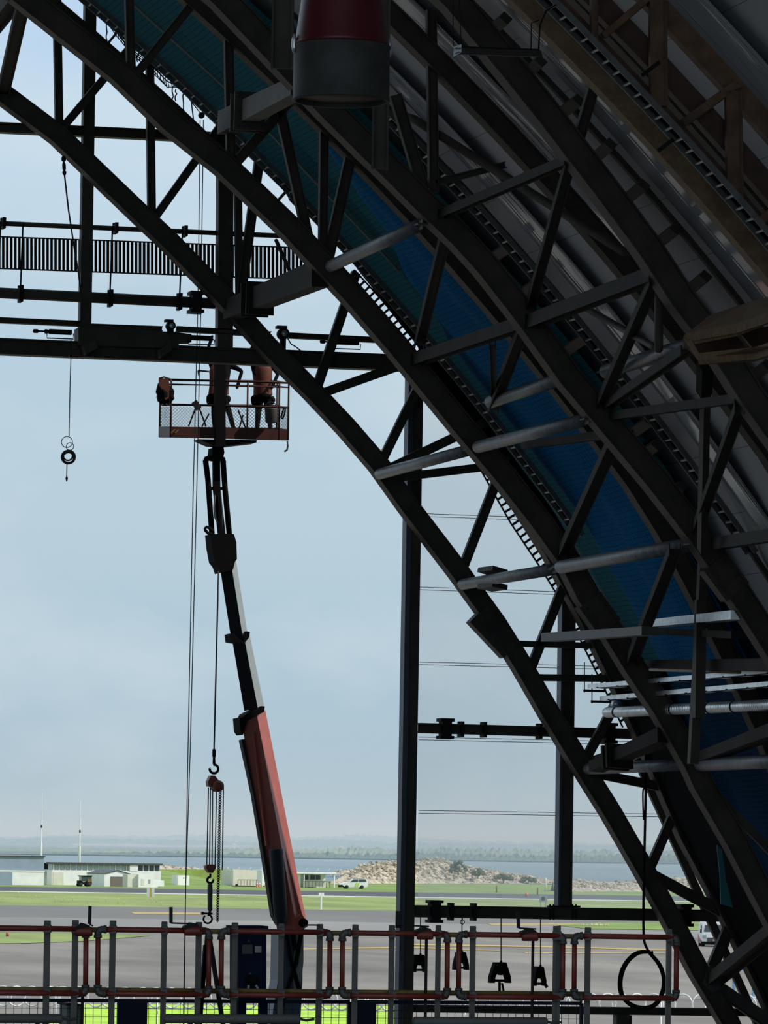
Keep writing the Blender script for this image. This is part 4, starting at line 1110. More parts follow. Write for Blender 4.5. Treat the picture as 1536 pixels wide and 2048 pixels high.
for h, r_ in ((TOPH, .024), (TOPH - .1, .016), (MIDH, .024)):
    MB().path([hz_(P, h) for P in (P0, P1, P2, P3)], r_, 8, True).build('top_rail' if h > 1.1 else 'mid_rail', BASKR, t)
for f in (0, .38, .65, .92, 1):
    MB().tube(P0.lerp(P1, f), hz_(P0.lerp(P1, f), TOPH), .022, 8).build('upright', BASKR, t)
for f in (0, .5, 1):
    MB().tube(P3.lerp(P2, f), hz_(P3.lerp(P2, f), TOPH), .022, 8).build('upright', BASKR, t)
def meshpanel(a, b, z0, z1, nm):
    m = MB(); L_ = (b - a).length; d = (b - a) / L_; H_ = z1 - z0; s = .075
    k = 0
    x = -H_
    while x < L_:
        for sg in (1, -1):
            xa, xb = (x, x + H_) if sg > 0 else (x + H_, x)
            ya, yb = z0, z1
            # clip to the panel
            f0_, f1_ = 0.0, 1.0
            dx = xb - xa
            for lo, hi in ((0, L_),):
                ts = sorted(((lo - xa) / dx, (hi - xa) / dx)); f0_ = max(f0_, ts[0]); f1_ = min(f1_, ts[1])
            if f1_ - f0_ > .02:
                p = a + d * (xa + dx * f0_) + V((0, 0, ya + (yb - ya) * f0_)); q = a + d * (xa + dx * f1_) + V((0, 0, ya + (yb - ya) * f1_))
                m.bar(p, q, .0042, .0042)
        x += s
    return m.build(nm, GREYST, t)
for a, b in ((P0, P1), (P3, P2), (P3, P0), (P1, P2)):
    meshpanel(a, b, .22, .68, 'mesh_panel')
for a, b in (((395, 806), (377, 853)), ((395, 806), (412, 853)), ((418, 828), (404, 853)), ((476, 820), (492, 858)), ((486, 830), (478, 858))):
    MB().bar(B(*a, -.2), B(*b, -.2), .03, .03).build('inner_strut', BLACK, t)
MB().bar(B(388, 803, -.56), B(398, 818, -.56), .12, .1).build('control_box', DARK, t)
MB().path([B(396, 741, -.3), B(398, 752, -.3)], .02, 6).build('guard_stub', BASKR, t)
MB().path([B(396, 741, -.3), B(420, 743, -.3)], .02, 6).build('guard_stub', BASKR, t)
for k, (x0, x1) in enumerate(((342, 350), (350, 357))):
    MB().bar(B(x0, 866, -.53), B(x1, 859, -.53), .03, .01).build('warning_stripe', YELP, t)
MB().path([B(575, 882, -.5), B(576, 892, -.5), B(574, 900, -.5), B(569, 903, -.5)], .022, 6).build('rope_end', GREYST, t)
t_bask = t
bag = thing('harness_bag', 'red and dark harness bag hanging on the left end of the lift basket', 'bag', B(330, 780, -.5))
m = MB(); m.blob(B(326, 785, -.6), .15, .14, .25, 12, 8, .18); m.blob(B(338, 789, -.6), .12, .12, .2, 12, 8, .18); m.build('bag_body', NAVY, bag)
m = MB().prism([B(x, y, -.72) for x, y in ((319, 757), (336, 756), (340, 770), (338, 796), (331, 800), (325, 785), (319, 768))], V((0, .1, 0))); m.build('red_webbing', ORANGE, bag, 'bright red webbing')
m = MB(); m.path([B(318, 757, -.6), B(328, 754, -.6), B(341, 758, -.6), B(343, 768, -.6), B(342, 785, -.6)], .02, 6); m.build('strap', ROPE, bag)
bag = thing('bucket_bag', 'grey bucket bag hanging on the right part of the basket', 'bag', B(542, 832, -.65))
MB().lathe(B(542, 846, -.68), B(542, 817, -.68) - B(542, 846, -.68), [(.11, 0), (.13, .1), (.14, .9), (.145, 1)], 14).build('bag_body', HOODG, bag)
MB().ring(B(542, 816, -.68), .13, .01, cr, V((0, 0, 1)), 14, 5, 0, PI).build('handle', ROPE, bag)
t = thing('carabiner', 'black hook clipped on the basket rail at its right end', 'hook', B(566, 826, -.55))
MB().path([B(568, 815, -.55), B(564, 828, -.55), B(562, 836, -.55), B(565, 838, -.55), B(569, 828, -.55), B(571, 816, -.55)], .02, 6, True).build('loop', BLACK, t)

# workers in the basket: one continuous skinned body each, clothes as children
def person(label, J, Yp, loc, vest_mt, helm_col):
    t = thing('person', label, 'person', loc)
    P = {k: at(v[0], v[1], Yp + (v[2] if len(v) > 2 else 0)) for k, v in J.items()}
    names = []; vs = []; es = []; rad = []
    def pt(nm, p, r):
        names.append(nm); vs.append(p); rad.append(r); return len(vs) - 1
    def ln(a, b): es.append((a, b))
    pel = pt('pelvis', P['pelvis'], .155)
    wa = pt('waist', P['pelvis'].lerp(P['neck'], .4), .15); ch = pt('chest', P['pelvis'].lerp(P['neck'], .8), .17)
    nk = pt('neck', P['neck'], .062); h0 = pt('head0', P['neck'].lerp(P['head'], .55), .085); h1 = pt('head1', P['head'], .1); h2 = pt('head2', P['head'] + (P['head'] - P['neck']).normalized() * .09, .07)
    for a, b in ((pel, wa), (wa, ch), (ch, nk), (nk, h0), (h0, h1), (h1, h2)): ln(a, b)
    fd = J['face']; face = cr * fd[0] + cf * fd[1]
    no = pt('nose', P['head'] + face * .115 + V((0, 0, -.02)), .018); ln(h1, no)
    for s in 'lr':
        hp = pt('hip' + s, P['hip' + s], .105); kn = pt('knee' + s, P['knee' + s], .068); an = pt('ank' + s, P['foot' + s] + V((0, 0, .09)), .05)
        he = pt('heel' + s, P['foot' + s] + V((0, 0, .045)), .05); to = pt('toe' + s, P['foot' + s] + face * .17 + V((0, 0, .04)), .04)
        for a, b in ((pel, hp), (hp, kn), (kn, an), (an, he), (he, to)): ln(a, b)
        sh = pt('sho' + s, P['sho' + s], .075); el = pt('elb' + s, P['elb' + s], .048); wr = pt('wri' + s, P['han' + s], .032)
        for a, b in ((ch, sh), (sh, el), (el, wr)): ln(a, b)
        d = (P['han' + s] - P['elb' + s]).normalized(); sx, sy = perp(d, face)
        pm = pt('palm' + s, P['han' + s] + d * .055, .034); ln(wr, pm)
        for i, (o, l) in enumerate(((-.027, .06), (-.009, .072), (.009, .068), (.027, .052))):
            a = pt('f', P['han' + s] + d * .1 + sy * o, .010); b = pt('f', P['han' + s] + d * (.1 + l * .5) + sy * o + sx * .012, .009); c = pt('f', P['han' + s] + d * (.1 + l * .85) + sy * o + sx * .036, .008)
            ln(pm, a); ln(a, b); ln(b, c)
        k = -1 if s == 'l' else 1
        a = pt('t', P['han' + s] + d * .05 + sy * (k * .045) + sx * .01, .011); b = pt('t', P['han' + s] + d * .09 + sy * (k * .062) + sx * .03, .010); ln(wr, a); ln(a, b)
    me = bpy.data.meshes.new('body'); me.from_pydata([tuple(v - V(loc)) for v in vs], es, [])
    me.materials.append(NAVY)
    o = bpy.data.objects.new('body', me); COL.objects.link(o); o.parent = t; ORIGIN[o.name] = V(loc)
    md = o.modifiers.new('skin', 'SKIN'); md.use_smooth_shade = True
    for i, r_ in enumerate(rad):
        me.skin_vertices[0].data[i].radius = (r_, r_); me.skin_vertices[0].data[i].use_root = (i == 0)
    md2 = o.modifiers.new('smooth', 'SUBSURF'); md2.levels = 2; md2.render_levels = 2
    # vest, hard hat, tool belt, boots
    n, pe = P['neck'], P['pelvis']; axv = n - pe
    w = (P['shor'] - P['shol']).length / 2
    sxv = (P['shor'] - P['shol']).normalized()
    m = MB(); k_ = 20; rows = []
    vsv = []
    prof = ((.02, .2), (.25, .19), (.5, .195), (.75, .21), (.95, .17), (1.0, .1))
    for f, r_ in prof:
        for i in range(k_):
            an = 2 * PI * i / k_
            vsv.append(pe + axv * f + sxv * (math.cos(an) * r_ * 1.08) + face * (math.sin(an) * r_ * .86))
    fs = [(j * k_ + i, j * k_ + (i + 1) % k_, (j + 1) * k_ + (i + 1) % k_, (j + 1) * k_ + i) for j in range(len(prof) - 1) for i in range(k_)]
    MB().add(vsv, fs, True).build('vest', vest_mt, t, 'orange safety vest')
    hd = P['head']; upv = (P['head'] - P['neck']).normalized()
    MB().lathe(hd + upv * .02, upv * .15, [(.16, 0), (.135, .06), (.135, .3), (.12, .65), (.07, .93), (.01, 1)], 20).build('hard_hat', mat('helmet_' + str(int(loc.x * 10)), helm_col, .4), t, 'hard hat')
    m = MB()
    bc = pe + axv * .0
    m.lathe(bc - V((0, 0, .04)), V((0, 0, .08)), [(.185, 0), (.19, .2), (.19, .8), (.185, 1)], 20)
    m.build('tool_belt', BLACK, t)
    for sg, l_ in ((-1, .2), (1, .16)):
        MB().blob(bc + sxv * (sg * .2) + V((0, 0, -.1)), .08, .07, l_ * .6, 10, 6, .1).build('tool_pouch', NAVY, t)
    for s in 'lr':
        f_ = P['foot' + s]
        m = MB().box(f_ + face * .06 + V((0, 0, .05)), face * .15, perp(face, (0, 0, 1))[1] * .055, V((0, 0, .05)))
        b_ = m.build('boot', BLACK, t); bv = b_.modifiers.new('round', 'BEVEL'); bv.width = .03; bv.segments = 3
    return t
footz = .045
def fz(x, y, dy): return (x, y, dy)
Ja = dict(pelvis=(437, 790), neck=(441, 726), head=(441, 708), hipl=(431, 795), hipr=(446, 795), kneel=(428, 830), kneer=(459, 826), footl=(430, 870), footr=(468, 869),
          shol=(424, 731), shor=(462, 731), elbl=(414, 706, -.1), elbr=(484, 742, -.1), hanl=(420, 684, -.15), hanr=(477, 764, -.15), face=(.5, .86))
person('worker in orange vest behind the dark mast in the basket, legs apart', Ja, YB - .05, at(448, 870, YB - .05), ORANGE, (.8, .8, .78))
Jc = dict(pelvis=(526, 792), neck=(524, 724), head=(523, 706), hipl=(519, 798), hipr=(534, 798), kneel=(516, 832), kneer=(538, 834), footl=(514, 871), footr=(542, 872),
          shol=(506, 730), shor=(544, 730), elbl=(500, 706, -.1), elbr=(556, 748, -.1), hanl=(508, 684, -.15), hanr=(547, 767, -.2), face=(-.3, .95))
person('worker in orange vest at the right end of the basket, arm bent', Jc, YB - .05, at(528, 872, YB - .05), ORANGE, (.75, .2, .05))

# chain hoist hanging from the boom head
YH = YB - .4
def Hh(x, y, dy=0): return at(x, y, YH + dy)
solo('hoist_rope', MB().tube(Hh(437, 1142), Hh(428, 1500), .018, 8), ROPE, 'wire rope running from the boom head down to the chain hoist', 'rope')
t = thing('chain_hoist', 'chain hoist with red-brown body, long chains and a shackle, hanging left of the boom', 'hoist', Hh(428, 1500))
k_ = mpp(Hh(428, 1540))
MB().lathe(Hh(428, 1498), Hh(428, 1528) - Hh(428, 1498), [(2.2 * k_, 0), (3.6 * k_, .05), (3.6 * k_, .5), (2.5 * k_, .55), (3.2 * k_, 1)], 12).build('rope_socket', BLACK, t)
def hook(cx, cy, R, r, nm, flip=1):
    c = Hh(cx, cy); m = MB()
    m.ring(c, R * k_, r * k_, cr * flip, V((0, 0, 1)), 26, 8, math.radians(-190), math.radians(100))
    m.tube(c + V((0, 0, R * k_ * .9)), c + V((0, 0, R * k_ + 7 * k_)), r * k_ * .9, 8)
    m.path([c + cr * (flip * R * k_ * -.9) + V((0, 0, R * k_ * .42)), c + cr * (-flip * R * k_ * 1.15) + V((0, 0, -R * k_ * .1)), c + cr * (-flip * R * k_ * .5) + V((0, 0, -R * k_ * .9))], r * k_ * .3, 5)
    m.build(nm, BLACK, t)
hook(428, 1538, 8.5, 2.6, 'top_hook')
HOIST = mat('red_brown_hoist', (.22, .055, .035), .5)
MB().prism([Hh(x, y, -.12) for x, y in ((422, 1551), (430, 1551), (437, 1560), (438, 1572), (430, 1575), (417, 1573), (416, 1563))], V((0, .26, 0))).build('hoist_body', HOIST, t)
MB().lathe(Hh(438, 1572, -.2), V((0, .42, 0)), [(8 * k_, 0), (11.5 * k_, .12), (11.5 * k_, .88), (8 * k_, 1)], 20).build('gear_case', HOIST, t)
for xa, xb, yb, nm in ((417, 413.5, 1734, 'load_chain'), (421, 419, 1734, 'load_chain'), (425.5, 424, 1734, 'load_chain'), (433, 430, 1734, 'load_chain'), (447, 444.5, 1740, 'hand_chain')):
    MB().tube(Hh(xa, 1575), Hh(xb, yb), .014, 6).build(nm, DARK, t)
m = MB(); p, q = Hh(440.5, 1580, -.05), Hh(435, 1844, -.05); n = 105
d = (q - p) / n
for i in range(n):
    a, b = perp(d, cr if i % 2 else cf)
    c = p + d * (i + .5); hh = d * .72; w_ = .026
    m.path([c - hh + a * w_ * .4, c - hh * .5 + a * w_, c + hh * .5 + a * w_, c + hh + a * w_ * .4, c + hh - a * w_ * .4, c + hh * .5 - a * w_, c - hh * .5 - a * w_, c - hh - a * w_ * .4], .0095, 4, True)
m.build('loose_chain', DARK, t)
MB().prism([Hh(x, y, -.12) for x, y in ((411, 1732), (416, 1729), (428, 1729), (433, 1733), (431, 1738), (426, 1746), (418, 1746), (413, 1738))], V((0, .24, 0))).build('lower_block', HOIST, t)
hook(420.5, 1760, 6, 2.4, 'lower_hook', -1)
MB().lathe(Hh(420, 1766), Hh(420, 1824) - Hh(420, 1766), [(2.5 * k_, 0), (5 * k_, .06), (5.4 * k_, .3), (4.8 * k_, .7), (5 * k_, .92), (2 * k_, 1)], 14).build('wrapped_sling', GREYST, t)
c = Hh(415.5, 1838); m = MB()
m.ring(c, 8.5 * k_, 1.9 * k_, cr, V((0, 0, 1)), 22, 8, math.radians(128), math.radians(412))
m.bar(Hh(404, 1826.5), Hh(425, 1827.5), 3.8 * k_, 3.8 * k_)
m.bar(Hh(403, 1826.5), Hh(407, 1826.5), 6 * k_, 6 * k_)
m.build('shackle', BLACK, t)
for a, b in (((420, 1824), (418, 1832)),):
    MB().lathe(Hh(*a), Hh(*b) - Hh(*a), [(3.4 * k_, 0), (3.4 * k_, 1)], 10).build('link', BLACK, t)

# ropes and cables in the doorway
def rope(name, pts, Y, r, label, cat='rope', mt=ROPE, group=None):
    return solo(name, MB().path([at(x, y, Y) for x, y in pts], r, 6), mt, label, cat, group)
rg0, rg1 = at(402, 240, 108.9), at(360, 2400, 108.9); rg1 = V((at(362, 2300, 108.9).x, 108.9, 0))
solo('tag_rope', MB().path([at(400.5, 240, 108.7), at(396, 600, 108.7), at(386, 1000, 108.7), at(376, 1500, 108.7), at(371, 1800, 108.7), at(368, 1960, 108.7), V((at(365, 2200, 108.7).x, 108.7, 0))], .011, 5), ROPE, 'left one of two long thin ropes hanging from the pulley down to the ground', 'rope', 'pair of long thin ropes')
solo('tag_rope', MB().path([at(407, 240, 108.72), at(402, 600, 108.72), at(393, 1000, 108.72), at(380.5, 1500, 108.72), at(371.5, 1770, 108.72), at(369, 1960, 108.72), V((at(366, 2200, 108.7).x, 108.73, 0))], .011, 5), ROPE, 'right one of two long thin ropes hanging from the pulley down to the ground', 'rope', 'pair of long thin ropes')
t = thing('pulley', 'small pulley and clamp at the top of the two long thin ropes', 'pulley', at(403, 235, 108.6))
MB().lathe(at(404, 230, 108.62), V((0, .12, 0)), [(.06, 0), (.07, .3), (.05, .5), (.07, .7), (.06, 1)], 14).build('wheel', DARK, t)
MB().ring(at(409, 214, 108.66), .06, .015, cr * .6 + cf * .4, V((0, 0, 1)), 14, 6).build('shackle', DARK, t)
MB().prism([at(x, y, 108.5) for x, y in ((390, 262), (394, 255), (404, 253), (406, 262))], V((0, .3, 0))).build('clamp', DARK, t)
MB().path([at(355, 168, 108.6), at(380, 200, 108.6), at(403, 229, 108.6)], .012, 5).build('guide_line', ROPE, t)
t = thing('steel_cable', 'thin cable slanting from a turnbuckle under the arch across the slatted screen', 'cable', at(127, 312, Y0 - .25))
MB().path([at(129, 350, Y0 - .2), at(137, 420, Y0 + .1), at(150, 505, YW - .35), at(157, 545, YW - .35), at(164, 610, YW - .35)], .02, 6).build('wire', ROPE, t)
MB().lathe(at(127, 312, Y0 - .2), at(129, 350, Y0 - .2) - at(127, 312, Y0 - .2), [(.03, 0), (.05, .1), (.05, .25), (.02, .3), (.04, .45), (.04, .7), (.02, .75), (.05, .85), (.03, 1)], 10).build('turnbuckle', DARK, t)
t = thing('hanging_cable', 'thin cable with a small coil at its end, hanging under the header at left', 'cable', at(141, 716, YW))
MB().path([at(142, 680, YW - .02), at(142, 705, YW - .02), at(140, 780, YW), at(138, 872, YW)], .011, 5).build('wire', ROPE, t)
k_ = mpp(at(136, 912, YW)); m = MB()
for i, (cx, cy, R) in enumerate(((136, 914, 13), (135.5, 915, 12), (137, 913, 12.4), (136.5, 916, 11), (137, 914, 13.4), (136, 912, 9))):
    m.ring(at(cx, cy, YW + (i - 2) * .03), R * k_, .02, cr, V((0, 0, 1)), 26, 6)
m.build('coil', ROPE, t)
m = MB()
m.ring(at(134, 884, YW), 11 * k_, .009, cr, V((0, 0, 1)), 26, 5); m.ring(at(140, 893, YW), 7.5 * k_, .009, cr, V((0, 0, 1)), 22, 5)
m.build('loose_loop', ROPE, t)
MB().path([at(134, 925, YW), at(133, 962, YW)], .011, 5).build('tail', ROPE, t)
MB().lathe(at(133.5, 952, YW), V((0, 0, -.12)), [(.01, 0), (.03, .4), (.01, 1)], 6).build('end_clip', DARK, t)
YC = 107.2
t = thing('hanging_cable', 'thick black cable hanging at right, ending in one large loop behind the guardrail', 'cable', at(1292, 1505, YC))
MB().spline([at(x, y, YC) for x, y in ((1292, 1500), (1291, 1600), (1289, 1700), (1287, 1800), (1287, 1860), (1289, 1885), (1298, 1903), (1306, 1904))], .028, 8).build('cable', BLACK, t)
m = MB(); k_ = mpp(at(1285, 1960, YC))
m.spline([at(x, y, YC - .05) for x, y in ((1298, 1903), (1270, 1906), (1246, 1932), (1238, 1965), (1243, 1992), (1262, 2012), (1285, 2018), (1310, 2012), (1326, 1990), (1329, 1958), (1321, 1930), (1300, 1905))], .03, 8)
m.spline([at(x, y, YC + .05) for x, y in ((1298, 1905), (1276, 1908), (1254, 1928), (1243, 1960), (1247, 1992), (1264, 2008), (1286, 2014), (1308, 2008), (1322, 1986), (1326, 1958), (1317, 1930), (1298, 1906))], .028, 8)
m.build('coil', BLACK, t)
MB().spline([at(x, y, YC - .1) for x, y in ((1290, 1574), (1286, 1582), (1286, 1610), (1287, 1640))], .02, 6).build('loose_strap', ROPE, t)

# rail grips hanging from the low beam on wires
def grip(x, y0, yt, yb, w, label, shape=0):
    Yg = YW - .05
    t = thing('hanging_grip', label, 'grip', at(x, yt, Yg), 'tapered grips hanging from the low beam')
    MB().tube(at(x, y0, Yg), at(x, yt, Yg), .013, 6).build('wire', ROPE, t)
    k_ = mpp(at(x, yt, Yg)); h = yb - yt
    MB().lathe(at(x, yt - 4, Yg), V((0, 0, -7 * k_)), [(1.5 * k_, 0), (2.6 * k_, .4), (3.4 * k_, 1)], 10).build('ferrule', BLACK, t)
    for s in (-1, 1):
        p = [(x + s * w * .12, yt), (x + s * w * .28, yt), (x + s * w * .5, yt + h * .7), (x + s * w * .52, yb), (x + s * w * .3, yb), (x + s * w * .28, yt + h * .75), (x + s * w * .1, yt + h * .35)]
        MB().prism([at(a, b, Yg - .12) for a, b in p], V((0, .24, 0))).build('jaw', BLACK, t)
    MB().prism([at(a, b, Yg - .08) for a, b in ((x - w * .14, yt), (x + w * .14, yt), (x + w * .16, yt + h * .4), (x + w * .05, yt + h * .62), (x - w * .05, yt + h * .62), (x - w * .16, yt + h * .4))], V((0, .2, 0))).build('body', BLACK, t)
    MB().bar(at(x - w * .3, yb - h * .12, Yg), at(x + w * .3, yb - h * .12, Yg), h * .12 * k_, .1).build('cross_bar', BLACK, t)
    return t
grip(841, 1832, 1910, 1944, 27, 'small tapered black grip hanging beside the tall blue-lit post')
grip(924, 1832, 1904, 1940, 28, 'tapered grip hanging half hidden behind a red guardrail pipe')
t = grip(1002, 1832, 1925, 1966, 40, 'largest tapered black grip, hanging in the middle of the open rail bay')
MB().bar(at(999, 1964, YW), at(999, 1984, YW), .05, .05).build('tail_strap', BLACK, t)
MB().bar(at(1004, 1966, YW), at(1007, 1982, YW), .04, .04).build('tail_strap', BLACK, t)
t = grip(1081, 1832, 1933, 1972, 24, 'narrow tapered black grip hanging left of the double grey guardrail post')
MB().bar(at(1090, 1968, YW), at(1094, 1975, YW), .06, .06).build('tail_strap', BLACK, t)
t = thing('wire_loop', 'small wire loop hanging alone under the low beam', 'wire', at(925, 1834, YW))
MB().ring(at(925, 1844, YW), .045, .01, cr, V((0, 0, 1)) * 1.0, 14, 5).build('loop', ROPE, t)
MB().tube(at(925, 1832, YW), at(925, 1839.5, YW), .01, 5).build('wire', ROPE, t)

# ------------------------------------------------------------------ guardrail of the mezzanine in front
YR = 36.0
def R_at(x, y, dy=0.0): return at(x, y, YR + dy)
kR = mpp(R_at(700, 1860))
DECKZ = 6.55
m = MB().cube(1.0, 18.0, YR - .9, YR + 2.2, DECKZ - .25, DECKZ)
struct('floor_mezzanine', m, CONC)
for x in (2.0, 9.0, 17.0):
    struct('trim_1', MB().cube(x - .15, x + .15, YR, YR + .3, 0, DECKZ - .25), STEEL)
def ytop(x): return 1856 + .0138 * x
def ymid(x): return 1983.5 + .0083 * x
def down(p): return V((p.x, p.y, DECKZ))
posts = [(95, 1841, 12), (151, 1840, 12), (226, 1841, 12), (329, 1843, 11), (398, 1844, 12), (470, 1845, 12), (563, 1847, 11), (640, 1848, 12), (711, 1849, 12), (784, 1850, 12), (877, 1850, 11), (946, 1852, 12), (1176, 1855, 12), (1338, 1858, 11)]
pl = ['alone in the first bay from the left', 'first of the pair beside the leftmost gate gap', 'second of the pair beside the leftmost gate gap', 'standing left of the two long thin ropes', 'under the hanging shackle', 'left of the navy cabinet', 'in front of the crane turret', 'just right of the crane boom foot', 'second post right of the crane boom foot', 'just left of the tall blue-lit post', 'right of the smallest grip', 'left of the largest grip', 'right of the double grey post', 'in front of the big cable loop at the right end']
for (x, y, w), lb in zip(posts, pl):
    p = R_at(x, y, .08); q = down(p) + cr * 0
    t = thing('guardrail_post', 'square grey guardrail post ' + lb, 'guardrail post', q, 'square posts of the guardrail')
    MB().bar(p, q, w * kR, .05, cf).build('post', POSTM, t)
    MB().bar(p - V((0, 0, .005)), p - V((0, 0, .03)), w * kR * 1.06, .056, cf).build('cap', ELBOW, t)
    for yy in (ytop(x), ymid(x)):
        c = R_at(x, yy, .03)
        MB().bar(c + V((0, 0, .028)), c - V((0, 0, .028)), (w + 2) * kR, .09, cf).build('clamp', ELBOW, t)
p = R_at(1114, 1852, .08); q = down(p)
t = thing('guardrail_post', 'double-width grey guardrail post in front of the low beam, right of the narrow grip', 'guardrail post', q, 'square posts of the guardrail')
for s in (-4, 4):
    MB().bar(p + cr * (s * kR), q + cr * (s * kR), 7.5 * kR, .06, cf).build('post', POSTM, t)
for yy in (ytop(1114), ymid(1114)):
    c = R_at(1114, yy, .03); MB().bar(c + V((0, 0, .03)), c - V((0, 0, .03)), 18 * kR, .09, cf).build('clamp', ELBOW, t)
panels = [(-120, 172), (196, 418), (443, 660), (685, 895), (918, 1126), (1149, 1353)]
pn = ['leftmost', 'second from the left, before the thin ropes', 'third from the left, in front of the navy cabinet', 'fourth from the left, crossing the tall blue-lit post', 'fifth from the left, in front of the largest grip', 'rightmost, in front of the cable loop']
def elbow(x, y, sx, sy, parent):
    c = R_at(x, y); r_ = .026
    m = MB()
    p0 = c + cr * (sx * 17 * kR); p1 = c + cr * (sx * 7 * kR); p2 = c + V((0, 0, sy * 7 * kR)); p3 = c + V((0, 0, sy * 17 * kR))
    m.path([p0, p1, c + cr * (sx * 2.2 * kR) + V((0, 0, sy * 2.2 * kR)), p2, p3], r_, 12)
    m.lathe(p0 - cr * (sx * .0), cr * (sx * -.02), [(r_ * 1.15, 0), (r_ * 1.15, 1)], 12); m.lathe(p3, V((0, 0, -sy * .02)), [(r_ * 1.15, 0), (r_ * 1.15, 1)], 12)
    return m.build('elbow', ELBOW, parent)
for (xa, xb), lb in zip(panels, pn):
    t = thing('pipe_guardrail', 'red guardrail panel with grey elbows, ' + lb, 'guardrail', down(R_at((xa + xb) / 2, 1990)), 'red pipe panels of the guardrail')
    thick = 1.0
    MB().tube(R_at(xa, ytop(xa)), R_at(xb, ytop(xb)), .0205, 12).build('top_rail', REDP, t)
    MB().tube(R_at(xa, ymid(xa) + 2), R_at(xb, ymid(xb) + 2), .0215, 12).build('mid_rail', REDP, t)
    for x, s in ((xa, 1), (xb, -1)):
        if x < 0: continue
        MB().tube(R_at(x, ytop(x)), R_at(x - 1, ymid(x) + 2), .0185, 12).build('end_pipe', REDP, t)
        elbow(x, ytop(x), s, -1, t); elbow(x - 1, ymid(x) + 2, s, 1, t)
for k, (xa, xb, z, nm) in enumerate(((-120, 443, 0, 'left'), (443, 1180, 0, 'right'))):
    solo('spare_pipe', MB().tube(R_at(xa, ymid(xa) - 5, .14), R_at(xb, ymid(xb) - 5, .14), .019, 10), YELP, ['dull yellow pipe running behind the lower rails at left', 'yellow pipe running behind the lower rails, right of the cabinet'][k], 'pipe', 'yellow pipes behind the rails')
for k, (xa, xb) in enumerate(((150, 226), (398, 470), (640, 711), (877, 946), (1112, 1176))):
    solo('joining_pipe', MB().tube(R_at(xa, ytop(xa) + 1, .1), R_at(xb, ytop(xb) + 1, .1), .018, 10), YELP, 'short dull yellow pipe joining the upper rails ' + ['at the leftmost gap', 'at the gap under the shackle', 'at the gap right of the boom foot', 'at the gap beside the smallest grip', 'at the gap right of the double post'][k], 'pipe', 'short yellow joining pipes')
# crank handles and clamps on the rail
def crank(xr, yr, pts, label, rod):
    t = thing('winch_crank', label, 'crank', R_at(xr, yr), 'winch cranks on the guardrail')
    MB().bar(R_at(*pts[0], .0), R_at(*pts[1], .0), .022, .02).build('handle', DARK, t)
    if len(pts) > 2:
        MB().path([R_at(*p_) for p_ in pts[1:]], .006, 6).build('arm', DARK, t)
    m = MB().prism([R_at(xr + dx, yr + dy, -.05) for dx, dy in ((-16, 4), (-14, 0), (-7, -2), (-2, -7), (4, -5), (12, -2), (14, 6), (10, 8), (-14, 9))], V((0, .1, 0)))
    m.build('clamp_body', DARK, t)
    MB().lathe(R_at(xr, yr + 10, -.03) - cr * .06, cr * .12, [(.03, 0), (.034, .1), (.034, .9), (.03, 1)], 14).build('collar', REDP, t)
    if rod:
        MB().tube(R_at(*rod, .05), down(R_at(*rod, .05)), .011, 8).build('rod', DARK, t)
    return t
crank(168, 1853, [(180, 1812), (179, 1848), (186, 1852)], 'black crank with upright handle at the leftmost gate gap', (165, 1990))
crank(385, 1852, [(342, 1814), (342, 1846), (395, 1848)], 'black crank with upright handle on a long arm, left of the shackle', None)
crank(850, 1860, [(799, 1822), (798, 1850), (858, 1853)], 'black crank beside the tall blue-lit post', (853, 1870))
crank(1060, 1863, [(1036, 1824), (1037, 1856), (1072, 1858)], 'black crank with upright handle right of the largest grip', (1066, 1872))
m = MB().path([R_at(605, 1858, -.03), R_at(616, 1850, -.03), R_at(632, 1850, -.03), R_at(640, 1853, -.03)], .006, 6)
solo('loose_wire', m, ROPE, 'short loop of wire on the rail at the boom foot', 'wire')

# navy cabinet and other things behind the rail
t = thing('control_cabinet', 'tall navy control cabinet with pale labels behind the guardrail', 'cabinet', down(R_at(505, 2000, .35)))
p0, p1 = R_at(476, 1857, .3), R_at(535, 1857, .3)
def cab(x0, y0, x1, y1, dy, th, nm, mt_, lb=None):
    return MB().prism([R_at(x0, y0, dy), R_at(x1, y0, dy), R_at(x1, y1, dy), R_at(x0, y1, dy)], V((0, th, 0))).build(nm, mt_, t, lb)
cab(477, 1857, 533, 2004, .3, .3, 'body', CABBLUE)
cab(474, 1852, 537, 1859, .26, .38, 'lid', CABBLUE)
cab(484, 1889, 505, 1908, .29, .02, 'name_plate', HOODG)
cab(510, 1892, 523, 1905, .29, .02, 'label', LABEL, 'pale square label')
for x, y in ((498, 1882), (500, 1947)):
    m = MB().prism([R_at(x - 3, y + 2, .29), R_at(x + 3, y + 2, .29), R_at(x, y - 3, .29)], V((0, .02, 0))); m.build('warning_mark', HOODG, t)
MB().lathe(R_at(503, 1960, .3), V((0, -.06, 0)), [(.035, 0), (.03, 1)], 14).build('dial', BLACK, t)
for a in range(7):
    c = R_at(503 + 11 * math.cos(a * .9), 1960 + 9 * math.sin(a * .9), .3); MB().lathe(c, V((0, -.03, 0)), [(.009, 0), (.009, 1)], 8).build('button', BLACK, t)
for x0, x1 in ((497, 496), (511, 517)):
    MB().bar(R_at(x0, 1970, .27), R_at(x1, 1980, .27), .016, .02).build('tag', LABEL, t)
for x in (483, 526):
    MB().bar(R_at(x, 2003, .4), down(R_at(x, 2003, .4)), .06, .06).build('leg', CABBLUE, t)
t = thing('tripod_stand', 'dark two-legged stand behind the rail, left of the navy cabinet', 'stand', down(R_at(420, 2040, .3)))
